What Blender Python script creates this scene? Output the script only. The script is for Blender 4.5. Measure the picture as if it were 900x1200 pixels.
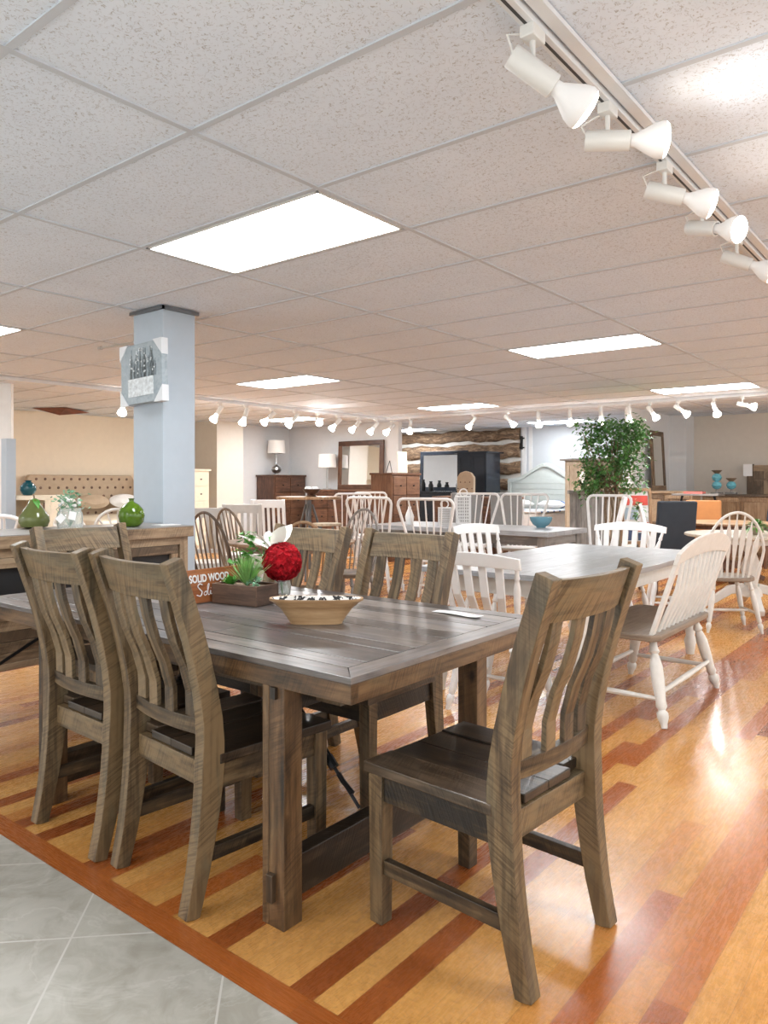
import bpy, math, random
from mathutils import Vector, Matrix
random.seed(7)
R=math.radians; PI=math.pi
C=bpy.context.scene.collection
for o in list(bpy.data.objects): bpy.data.objects.remove(o)
# ------------------------------------------------------------ camera, world, exposure
YAW=R(38.51); CH=1.27; F=873.0; HY=565.6
cam=bpy.data.cameras.new('camera'); co=bpy.data.objects.new('camera',cam); C.objects.link(co)
cam.sensor_fit='VERTICAL'; cam.sensor_height=36; cam.lens=F/1200*36; cam.shift_y=-(600-HY)/1200
cam.clip_start=.05; cam.clip_end=100
co.location=(0,0,CH); co.rotation_euler=(R(90),0,YAW)
S=bpy.context.scene; S.camera=co
S.view_settings.view_transform='Standard'; S.view_settings.look='None'; S.view_settings.gamma=1
S.view_settings.use_curve_mapping=False; S.view_settings.exposure=0.42
w=bpy.data.worlds.new('world'); S.world=w; w.use_nodes=True
w.node_tree.nodes['Background'].inputs[0].default_value=(1,.975,.94,1)
w.node_tree.nodes['Background'].inputs[1].default_value=1.55
PANEL=19.0; BULB=14.0
cs,sn=math.cos(YAW),math.sin(YAW)
def cw(x,d): return (x*cs-d*sn, x*sn+d*cs)          # camera-relative ground metres to room metres
def at(px,D): return cw((px-450)/F*D,D)
def aty(px,Y):                                       # on the line Y=const of the room
    t=(px-450)/F; X=Y*(t*cs-sn)/(cs+t*sn); return X
def atx(px,X):
    t=(px-450)/F; return X*(-t*sn-cs)/(sn-t*cs)
# ------------------------------------------------------------ materials
def nodes(name):
    m=bpy.data.materials.new(name); m.use_nodes=True; nt=m.node_tree
    return m,nt,nt.nodes['Principled BSDF']
def N(nt,t,**k):
    n=nt.nodes.new(t)
    for a,b in k.items(): setattr(n,a,b)
    return n
def ramp(nt,fac,stops,interp='LINEAR'):
    r=N(nt,'ShaderNodeValToRGB'); r.color_ramp.interpolation=interp
    e=r.color_ramp.elements
    while len(e)<len(stops): e.new(.5)
    for i,(p,c) in enumerate(stops): e[i].position=p; e[i].color=(*c,1)
    nt.links.new(fac,r.inputs[0]); return r.outputs[0]
def mth(nt,op,a,b=None,c=None,clamp=False):
    n=N(nt,'ShaderNodeMath',operation=op,use_clamp=clamp)
    for i,v in enumerate((a,b,c)):
        if v is None: continue
        if isinstance(v,(int,float)): n.inputs[i].default_value=v
        else: nt.links.new(v,n.inputs[i])
    return n.outputs[0]
def mix(nt,fac,a,b,bt='MIX'):
    n=N(nt,'ShaderNodeMix',data_type='RGBA',blend_type=bt)
    for s,v in ((0,fac),(6,a),(7,b)):
        if isinstance(v,(int,float)): n.inputs[s].default_value=v
        elif isinstance(v,tuple): n.inputs[s].default_value=(*v,1)
        else: nt.links.new(v,n.inputs[s])
    return n.outputs[2]
def mapping(nt,src,scale,rot=(0,0,0),loc=(0,0,0)):
    n=N(nt,'ShaderNodeMapping'); n.inputs['Scale'].default_value=scale; n.inputs['Rotation'].default_value=rot; n.inputs['Location'].default_value=loc
    nt.links.new(src,n.inputs[0]); return n.outputs[0]
def noise(nt,vec,scale,detail=3,rough=.55,dist=0):
    n=N(nt,'ShaderNodeTexNoise'); n.inputs['Scale'].default_value=scale; n.inputs['Detail'].default_value=detail
    n.inputs['Roughness'].default_value=rough; n.inputs['Distortion'].default_value=dist
    nt.links.new(vec,n.inputs['Vector']); return n.outputs['Fac']
def bump(nt,b,h,st,dist=.002):
    n=N(nt,'ShaderNodeBump'); n.inputs['Strength'].default_value=st; n.inputs['Distance'].default_value=dist
    nt.links.new(h,n.inputs['Height']); nt.links.new(n.outputs[0],b.inputs['Normal'])
def plain(name,col,rough=.5,metal=0,var=.06,scale=12,spec=.5,bmp=0):
    m,nt,b=nodes(name); tc=N(nt,'ShaderNodeTexCoord')
    f=noise(nt,tc.outputs['Object'],scale,4)
    lo=tuple(c*(1-var) for c in col); hi=tuple(min(1,c*(1+var)) for c in col)
    nt.links.new(ramp(nt,f,[(.3,lo),(.7,hi)]),b.inputs['Base Color'])
    b.inputs['Roughness'].default_value=rough; b.inputs['Metallic'].default_value=metal
    b.inputs['Specular IOR Level'].default_value=spec
    if bmp: bump(nt,b,noise(nt,tc.outputs['Object'],scale*20,2),bmp)
    return m
def emit(name,col,st):
    m,nt,b=nodes(name); b.inputs['Base Color'].default_value=(.8,.8,.8,1)
    b.inputs['Emission Color'].default_value=(*col,1); b.inputs['Emission Strength'].default_value=st
    return m
def wood(name,cols,rough=.5,saw=0.0,grain=1.0,tv=.25,knots=0,spec=.5,coat=0):
    """cols dark,mid,light along the grain in UV metres; saw = strength of the saw marks"""
    m,nt,b=nodes(name); uv=N(nt,'ShaderNodeUVMap'); U=uv.outputs[0]
    at_=N(nt,'ShaderNodeAttribute',attribute_name='tone'); tone=at_.outputs['Fac']
    g=noise(nt,mapping(nt,U,(1.6*grain,30*grain,1)),1.6,5,.6,.15)
    big=noise(nt,mapping(nt,U,(2.6,7,1)),1.7,4,.6,.9)
    f=mth(nt,'MULTIPLY',g,.5); f=mth(nt,'MULTIPLY_ADD',big,.5,f)
    f=mth(nt,'ADD',f,mth(nt,'MULTIPLY',mth(nt,'SUBTRACT',tone,.5),tv))
    c=ramp(nt,f,[(.36,cols[0]),(.5,cols[1]),(.64,cols[2])])
    if len(cols)>3:
        t=noise(nt,mapping(nt,U,(3,9,1),loc=(7,3,0)),1.5,3,.6,.8)
        c=mix(nt,ramp(nt,t,[(.46,(0,0,0)),(.68,(.8,.8,.8))]),c,mix(nt,1.0,c,cols[3],'MULTIPLY'))
    h=g
    if saw>0:
        sv=noise(nt,mapping(nt,mapping(nt,U,(1,1,1),rot=(0,0,R(25))),(150,7,1)),1.0,2,.5,.25)
        wvf=ramp(nt,sv,[(.46,(0,0,0)),(.60,(1,1,1))])
        msk=ramp(nt,noise(nt,mapping(nt,U,(2,3,1)),1.6,2),[(.40,(0,0,0)),(.60,(1,1,1))])
        sm=mth(nt,'MULTIPLY',mth(nt,'MULTIPLY',wvf,msk),saw,clamp=True)
        c=mix(nt,sm,c,mix(nt,1.0,c,(.42,.38,.34),'MULTIPLY'))
        h=mth(nt,'SUBTRACT',g,sm)
    if knots:
        v=N(nt,'ShaderNodeTexVoronoi'); v.inputs['Scale'].default_value=1
        nt.links.new(mapping(nt,U,(3.2,7,1)),v.inputs['Vector'])
        c=mix(nt,ramp(nt,v.outputs['Distance'],[(.05,(.8,.8,.8)),(.11,(0,0,0))]),c,tuple(x*.3 for x in cols[0]))
    nt.links.new(c,b.inputs['Base Color']); b.inputs['Roughness'].default_value=rough
    b.inputs['Specular IOR Level'].default_value=spec
    b.inputs['Coat Weight'].default_value=coat; b.inputs['Coat Roughness'].default_value=.25
    bump(nt,b,h,.35,.0015)
    return m
M={}
M['rustic']=wood('rustic_wood',[(.014,.009,.005),(.074,.045,.021),(.18,.118,.058),(.66,.82,1.0)],.45,saw=.75,tv=.3,knots=1)
M['rustic_seat']=wood('rustic_seat_wood',[(.016,.010,.006),(.058,.037,.021),(.13,.088,.055),(.8,.9,1)],.33,saw=.6,tv=.35)
M['rustic_edge']=wood('rustic_edge_wood',[(.018,.010,.004),(.095,.048,.019),(.18,.102,.046),(.78,.9,1)],.42,saw=.65,tv=.2,knots=1)
M['rustic_top']=wood('rustic_top_wood',[(.035,.027,.024),(.10,.082,.072),(.20,.17,.15),(.8,.95,1.2)],.34,saw=0,tv=.22,spec=.7,coat=.25)
M['barn']=wood('barn_wood',[(.09,.055,.03),(.21,.135,.078),(.33,.23,.14),(.9,.95,1)],.55,saw=.6,tv=.3,knots=1)
M['barn_top']=wood('barn_top_wood',[(.15,.14,.135),(.23,.215,.2),(.33,.31,.29)],.4,saw=.15,tv=.2)
M['brown']=wood('brown_wood',[(.06,.026,.015),(.12,.055,.03),(.19,.095,.055)],.4,tv=.2)
M['oak']=wood('oak_wood',[(.16,.085,.04),(.28,.165,.085),(.40,.26,.15)],.42,tv=.2)
M['windsor']=wood('windsor_brown',[(.07,.045,.03),(.15,.10,.065),(.26,.19,.13)],.45,tv=.3)
M['greywood']=wood('grey_weathered_wood',[(.14,.13,.125),(.23,.215,.20),(.33,.31,.29)],.45,tv=.25)
M['greytop']=wood('grey_table_top',[(.22,.22,.225),(.30,.305,.315),(.38,.385,.40)],.28,tv=.15,spec=.7)
M['tan']=wood('tan_wood',[(.30,.24,.17),(.42,.35,.26),(.52,.45,.35)],.5,tv=.2)
M['seatdark']=wood('dark_seat_wood',[(.09,.06,.04),(.16,.115,.08),(.24,.18,.13)],.4,tv=.2)
M['white']=plain('white_paint',(.74,.74,.735),.4,var=.03)
M['antique']=plain('antique_white_paint',(.66,.64,.60),.5,var=.05,scale=25)
M['cream']=plain('cream_paint',(.72,.64,.50),.5)
M['lightgrey']=plain('light_grey_paint',(.55,.54,.52),.5)
M['black']=plain('black_paint',(.012,.013,.015),.35)
M['blackmetal']=plain('black_metal',(.015,.015,.017),.35,.6)
M['blackgloss']=plain('black_lacquer',(.02,.025,.035),.18)
M['mesh']=plain('black_mesh_panel',(.008,.008,.009),.6)
M['steel']=plain('brushed_steel',(.45,.45,.45),.3,1)
M['greymetal']=plain('grey_metal',(.16,.17,.18),.4,.7)
M['navy']=plain('charcoal_fabric',(.035,.045,.06),.9,bmp=.3)
M['greyfab']=plain('grey_fabric',(.25,.25,.25),.9,bmp=.3)
M['leather']=plain('amber_leather',(.38,.15,.04),.42)
M['tuft']=plain('beige_linen',(.44,.34,.24),.9,bmp=.3)
M['bedding']=plain('white_bedding',(.75,.75,.74),.8)
M['pillar']=plain('pillar_paint',(.40,.465,.53),.5,var=.02)
M['wallwhite']=plain('wall_white_paint',(.68,.69,.70),.7,var=.015)
M['wallblue']=plain('back_wall_paint',(.54,.57,.60),.7,var=.015)
M['headboard']=plain('pale_sage_paint',(.50,.54,.52),.5,var=.03)
M['wallbeige']=plain('wall_beige_paint',(.74,.64,.50),.7,var=.02)
M['walltaupe']=plain('wall_taupe_paint',(.66,.61,.54),.7,var=.02)
M['green']=plain('green_glaze',(.07,.14,.008),.07,var=.3,scale=18)
M['olive']=plain('olive_glaze',(.115,.135,.04),.1,var=.12)
M['teal']=plain('teal_glaze',(.005,.07,.09),.12)
M['blue']=plain('blue_glaze',(.13,.29,.37),.25)
M['aqua']=plain('aqua_glaze',(.18,.52,.62),.2,var=.25,scale=30)
M['red']=plain('red_petals',(.33,.004,.010),.8,var=.6,scale=40,spec=.2)
M['lily']=plain('lily_petals',(.82,.83,.76),.5)
M['leaf']=plain('ivy_leaf',(.07,.28,.03),.45,var=.35,scale=20)
M['succ']=plain('succulent_leaf',(.17,.34,.09),.5,var=.35,scale=20)
M['ficus']=plain('ficus_leaf',(.10,.25,.07),.38,var=.7,scale=9)
M['euc']=plain('eucalyptus_leaf',(.16,.33,.20),.6,var=.4,scale=20)
M['bark']=plain('bark',(.20,.14,.09),.8,var=.3,scale=40)
M['paper']=plain('white_paper',(.82,.82,.82),.6,var=.01)
M['card']=plain('cardboard_white',(.66,.69,.72),.6,var=.03)
M['shade']=plain('lamp_shade_fabric',(.85,.84,.81),.8,var=.01)
M['fix']=plain('white_fixture',(.70,.70,.68),.35,var=.01)
M['trackgrey']=plain('track_paint',(.70,.72,.74),.4,var=.02)
M['slot']=plain('dark_slot',(.05,.05,.05),.6)
M['signwood']=wood('sign_wood',[(.20,.055,.015),(.34,.115,.035),(.46,.19,.07)],.4,tv=.2)
M['planter']=wood('planter_wood',[(.04,.02,.012),(.09,.048,.03),(.16,.09,.055)],.5,tv=.3)
M['bowlwood']=wood('bowl_wood',[(.22,.12,.055),(.36,.215,.105),(.50,.33,.18)],.38,tv=.1)
M['panel']=emit('light_panel_glow',(.93,.97,1),PANEL)
M['bulb']=emit('bulb_face_glow',(1,.93,.82),BULB)
M['bulbneck']=emit('bulb_body_glow',(1,.97,.93),.06)
M['bulbfar']=emit('far_bulb_body_glow',(1,.95,.88),14)
m,nt,b=nodes('mirror_glass'); b.inputs['Base Color'].default_value=(.85,.88,.9,1); b.inputs['Metallic'].default_value=1; b.inputs['Roughness'].default_value=.03; M['mirror']=m
m,nt,b=nodes('clear_glass'); b.inputs['Base Color'].default_value=(.92,.96,.95,1); b.inputs['Transmission Weight'].default_value=.85; b.inputs['Roughness'].default_value=.08; b.inputs['IOR'].default_value=1.3; M['glass']=m
# patterned interior of bowl
m,nt,b=nodes('black_white_inlay'); tc=N(nt,'ShaderNodeTexCoord')
v=N(nt,'ShaderNodeTexWave',wave_type='RINGS',rings_direction='SPHERICAL'); v.inputs['Scale'].default_value=9; v.inputs['Distortion'].default_value=6; v.inputs['Detail Scale'].default_value=8
nt.links.new(tc.outputs['Object'],v.inputs['Vector'])
nt.links.new(ramp(nt,v.outputs['Fac'],[(.0,(.8,.78,.74)),(.55,(.02,.02,.02))],'CONSTANT'),b.inputs['Base Color']); b.inputs['Roughness'].default_value=.5; M['inlay']=m
# tile for ceilings: fissured acoustic board
m,nt,b=nodes('acoustic_tile'); tc=N(nt,'ShaderNodeTexCoord'); O=tc.outputs['Object']
n1=noise(nt,O,58,1.5,.5,.9); n2=noise(nt,mapping(nt,O,(1,1,1),loc=(3,5,0)),62,1)
worm=mth(nt,'SUBTRACT',1.0,mth(nt,'MULTIPLY',mth(nt,'ABSOLUTE',mth(nt,'SUBTRACT',n1,.5)),36,),clamp=True)
msk=ramp(nt,n2,[(.46,(0,0,0)),(.51,(1,1,1))])
pit=mth(nt,'MULTIPLY',worm,msk,clamp=True)
base=ramp(nt,noise(nt,O,3,3),[(.3,(.69,.765,.86)),(.7,(.73,.805,.90))])
nt.links.new(mix(nt,mth(nt,'MULTIPLY',pit,.8),base,(.36,.34,.32)),b.inputs['Base Color']); b.inputs['Roughness'].default_value=.9
bump(nt,b,mth(nt,'SUBTRACT',1.0,pit),.5,.004); M['tile']=m
M['tbar']=plain('ceiling_grid_paint',(.52,.565,.62),.6,var=.02)
# strip floor
m,nt,b=nodes('strip_floor'); uv=N(nt,'ShaderNodeUVMap'); U=uv.outputs[0]
tone=N(nt,'ShaderNodeAttribute',attribute_name='tone').outputs['Fac']
base=ramp(nt,tone,[(0,(.66,.345,.105)),(.3,(.59,.28,.072)),(.55,(.51,.205,.05)),(.72,(.43,.125,.026)),(1,(.23,.06,.017))])
g=noise(nt,mapping(nt,U,(3,50,1)),1.5,5,.65,1.2)
g2=noise(nt,mapping(nt,U,(1.2,7,1)),1.5,4,.6,1.5)
c=mix(nt,1.0,base,ramp(nt,g,[(.3,(.70,.64,.58)),(.55,(1,1,1)),(.8,(1.0,1.0,1.0))]),'MULTIPLY')
c=mix(nt,.8,c,ramp(nt,g2,[(.3,(.78,.74,.70)),(.6,(1.0,1.0,1.0))]),'MULTIPLY')
sx=N(nt,'ShaderNodeAttribute',attribute_name='edge')   # 0 at plank rim, 1 inside
se=N(nt,'ShaderNodeSeparateXYZ'); nt.links.new(sx.outputs['Vector'],se.inputs[0])
def rim(o,wd): # distance to rim in metres
    return mth(nt,'LESS_THAN',o,wd)
e1=rim(se.outputs[0],.0011); e2=rim(se.outputs[1],.0014)
e=mth(nt,'MAXIMUM',e1,e2)
c=mix(nt,mth(nt,'MULTIPLY',e,.55),c,(.10,.045,.015))
nt.links.new(c,b.inputs['Base Color'])
rr=noise(nt,mapping(nt,U,(6,9,1)),2,4,.6,1)
nt.links.new(ramp(nt,rr,[(.3,(.20,.20,.20)),(.75,(.36,.36,.36))]),b.inputs['Roughness'])
b.inputs['Coat Weight'].default_value=.12; b.inputs['Coat Roughness'].default_value=.12
bump(nt,b,noise(nt,mapping(nt,U,(9,22,1)),2.5,3),.12,.003); M['floor']=m
# stone tile floor
m,nt,b=nodes('stone_tile_floor'); tc=N(nt,'ShaderNodeTexCoord'); O=tc.outputs['Object']
f1=noise(nt,O,2.2,7,.62,.9); f2=noise(nt,O,9,5,.6,1.4)
c=ramp(nt,f1,[(.3,(.27,.255,.215)),(.5,(.375,.355,.305)),(.7,(.46,.445,.39))])
c=mix(nt,.35,c,ramp(nt,f2,[(.35,(.27,.25,.20)),(.6,(.50,.485,.44))]))
vein=mth(nt,'SUBTRACT',1.0,mth(nt,'MULTIPLY',mth(nt,'ABSOLUTE',mth(nt,'SUBTRACT',noise(nt,O,1.7,5,.6,1.5),.5)),60),clamp=True)
c=mix(nt,mth(nt,'MULTIPLY',mth(nt,'MULTIPLY',vein,f2,clamp=True),.5),c,(.58,.56,.52))
TS=.437
def fr(sock,off):
    x=mth(nt,'FRACT',mth(nt,'DIVIDE',mth(nt,'SUBTRACT',sock,off),TS))
    return mth(nt,'LESS_THAN',mth(nt,'MINIMUM',x,mth(nt,'SUBTRACT',1.0,x)),.0065)
sp=N(nt,'ShaderNodeSeparateXYZ'); nt.links.new(mapping(nt,O,(1,1,1),rot=(0,0,R(45))),sp.inputs[0])
gr=mth(nt,'MAXIMUM',fr(sp.outputs[0],-2.164),fr(sp.outputs[1],-.632))
c=mix(nt,gr,c,(.54,.52,.48)); nt.links.new(c,b.inputs['Base Color']); b.inputs['Roughness'].default_value=.42
bump(nt,b,mth(nt,'SUBTRACT',mth(nt,'MULTIPLY',f2,.5),gr),.35,.003); M['stone']=m
# logs
m,nt,b=nodes('log_bark'); tc=N(nt,'ShaderNodeTexCoord'); O=tc.outputs['Object']
f=noise(nt,mapping(nt,O,(2.2,6,7)),2.2,7,.7,1.2); nt.links.new(ramp(nt,f,[(.33,(.07,.045,.03)),(.48,(.20,.125,.075)),(.58,(.34,.22,.13)),(.72,(.56,.46,.35))]),b.inputs['Base Color'])
b.inputs['Roughness'].default_value=.85; bump(nt,b,f,.9,.03); M['log']=m
M['chink']=plain('chinking_mortar',(.62,.60,.56),.9,var=.12,scale=6)
# painted canvas: soft grey ground, pale crate, dark stems
m,nt,b=nodes('canvas_paint'); tc=N(nt,'ShaderNodeTexCoord'); O=tc.outputs['Object']
f=noise(nt,O,22,4,.6,1); nt.links.new(ramp(nt,f,[(.3,(.27,.33,.37)),(.7,(.38,.44,.48))]),b.inputs['Base Color']); b.inputs['Roughness'].default_value=.7; M['canvas']=m
M['canvasdark']=plain('canvas_dark_strokes',(.15,.18,.19),.7,var=.5,scale=60)
M['canvaslight']=plain('canvas_light_strokes',(.60,.65,.68),.7,var=.25,scale=40)
# ------------------------------------------------------------ mesh builder
class MB:
    def __init__(s): s.v=[];s.f=[];s.o=[];s.g=[]
    def add(s,vs,fs,g=None):
        k=len(s.v); s.v+=[Vector(v) for v in vs]; off=(random.uniform(0,9),random.uniform(0,9),random.random())
        for f in fs: s.f.append([i+k for i in f]); s.o.append(off); s.g.append(g)
        return s
    def box(s,c,d,rot=None,taper=None,g=None):
        x,y,z=[a/2 for a in d]; vs=[]
        for zz in (-z,z):
            t=1 if (zz>0 or not taper) else taper
            vs+=[(-x*t,-y*t,zz),(x*t,-y*t,zz),(x*t,y*t,zz),(-x*t,y*t,zz)]
        mt=rot.to_matrix() if rot is not None and hasattr(rot,'to_matrix') else rot
        vs=[(mt@Vector(v) if mt else Vector(v))+Vector(c) for v in vs]
        if g is None and max(d)>0: g=d.index(max(d))
        return s.add(vs,[(0,3,2,1),(4,5,6,7),(0,1,5,4),(1,2,6,5),(2,3,7,6),(3,0,4,7)],g)
    def b2(s,x0,x1,y0,y1,z0,z1,g=None): return s.box(((x0+x1)/2,(y0+y1)/2,(z0+z1)/2),(x1-x0,y1-y0,z1-z0),g=g)
    def sweep(s,path,w,d,up=(1,0,0),g=2):
        """rectangular section along path; up = fixed side axis; w along it, d across"""
        up=Vector(up).normalized(); P=[Vector(p) for p in path]; vs=[]; n=len(P)
        for i,p in enumerate(P):
            t=(P[min(i+1,n-1)]-P[max(i-1,0)]).normalized(); q=t.cross(up).normalized()
            ww=w[i] if isinstance(w,(list,tuple)) else w; dd=d[i] if isinstance(d,(list,tuple)) else d
            for a,b_ in ((-1,-1),(1,-1),(1,1),(-1,1)): vs.append(p+up*(a*ww/2)+q*(b_*dd/2))
        fs=[(3,2,1,0),tuple(4*(n-1)+k for k in range(4))]
        for i in range(n-1):
            for k in range(4): a=4*i+k;b_=4*i+(k+1)%4; fs.append((a,b_,b_+4,a+4))
        return s.add(vs,fs,g)
    def tube(s,path,r,seg=8,closed=False,flat=1.0,g=2):
        P=[Vector(p) for p in path]; n=len(P); vs=[]; prev=None
        for i,p in enumerate(P):
            a=P[(i-1)%n] if (closed or i>0) else P[0]; b_=P[(i+1)%n] if (closed or i<n-1) else P[-1]
            t=(b_-a).normalized()
            if prev is None: prev=Vector((0,0,1)) if abs(t.z)<.9 else Vector((1,0,0))
            q=(prev-t*prev.dot(t)).normalized(); u=t.cross(q); prev=q
            rr=r[i] if isinstance(r,(list,tuple)) else r
            for k in range(seg):
                an=2*PI*k/seg; vs.append(p+q*math.cos(an)*rr+u*math.sin(an)*rr*flat)
        fs=[]
        for i in range(n if closed else n-1):
            j=(i+1)%n
            for k in range(seg): fs.append((i*seg+k,i*seg+(k+1)%seg,j*seg+(k+1)%seg,j*seg+k))
        if not closed: fs+= [tuple(reversed(range(seg))),tuple((n-1)*seg+k for k in range(seg))]
        return s.add(vs,fs,g)
    def lathe(s,prof,c=(0,0,0),seg=24,sx=1,sy=1,mat=None):
        vs=[];n=len(prof); c=Vector(c)
        for r,z in prof:
            for k in range(seg):
                an=2*PI*k/seg; v=Vector((r*math.cos(an)*sx,r*math.sin(an)*sy,z))
                if mat: v=mat@v
                vs.append(v+c)
        fs=[(i*seg+k,i*seg+(k+1)%seg,(i+1)*seg+(k+1)%seg,(i+1)*seg+k) for i in range(n-1) for k in range(seg)]
        if prof[0][0]>1e-5: fs.append(tuple(reversed(range(seg))))
        if prof[-1][0]>1e-5: fs.append(tuple((n-1)*seg+k for k in range(seg)))
        return s.add(vs,fs,2)
    def prism(s,pts,z0,z1,axis='z',g=0):
        n=len(pts)
        def m(x,y,z): return (x,y,z) if axis=='z' else ((x,z,y) if axis=='y' else (z,x,y))
        vs=[m(x,y,z0) for x,y in pts]+[m(x,y,z1) for x,y in pts]
        fs=[tuple(reversed(range(n))),tuple(range(n,2*n))]+[(i,(i+1)%n,(i+1)%n+n,i+n) for i in range(n)]
        return s.add(vs,fs,g)
    def build(s,name,mat,parent=None,bevel=0,smooth=False,loc=None,grain=None):
        me=bpy.data.meshes.new(name); me.from_pydata([tuple(v) for v in s.v],[],s.f); me.update()
        import bmesh
        bm=bmesh.new(); bm.from_mesh(me); bmesh.ops.recalc_face_normals(bm,faces=bm.faces); bm.to_mesh(me); bm.free()
        uvl=me.uv_layers.new(name='UVMap'); tn=me.attributes.new('tone','FLOAT','FACE')
        for p in me.polygons:
            o=s.o[p.index] if p.index<len(s.o) else (0,0,.5); g=s.g[p.index]
            if grain is not None: g=grain
            if g is None: g=2
            nn=[abs(a) for a in p.normal]; da=nn.index(max(nn))
            if da==g: ua,va=[a for a in range(3) if a!=g]
            else: ua=g; va=3-g-da
            for li in p.loop_indices:
                co_=me.vertices[me.loops[li].vertex_index].co
                uvl.data[li].uv=(co_[ua]+o[0],co_[va]+o[1])
            tn.data[p.index].value=o[2]
            p.use_smooth=smooth
        ob=bpy.data.objects.new(name,me); C.objects.link(ob); me.materials.append(mat)
        if parent: ob.parent=parent
        if loc: ob.location=loc
        if bevel:
            md=ob.modifiers.new('bevel','BEVEL'); md.width=bevel; md.segments=2; md.limit_method='ANGLE'
        if smooth:
            try: me.set_sharp_from_angle(angle=R(40))
            except Exception: pass
        return ob
def tag(o,label=None,cat=None,group=None,kind=None):
    if label: o['label']=label
    if cat: o['category']=cat
    if group: o['group']=group
    if kind: o['kind']=kind
    return o
def thing(name,label,cat,loc=(0,0,0),rz=0,group=None):
    o=bpy.data.objects.new(name,None); C.objects.link(o); o.empty_display_size=.1
    o.location=loc if len(loc)==3 else (*loc,0); o.rotation_euler=(0,0,rz); return tag(o,label,cat,group)
def dup(root,loc,rz,label,group=None):
    r=root.copy(); C.objects.link(r); r.location=loc if len(loc)==3 else (*loc,0); r.rotation_euler=(0,0,rz); r['label']=label
    if group: r['group']=group
    for ch in [o for o in list(C.objects) if o.parent==root]:
        c=ch.copy(); C.objects.link(c); c.parent=r
        for g in [o for o in list(C.objects) if o.parent==ch]:
            d=g.copy(); C.objects.link(d); d.parent=c
    return r
def struct(mb,name,mat,**k): return tag(mb.build(name,mat,**k),kind='structure')
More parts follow.
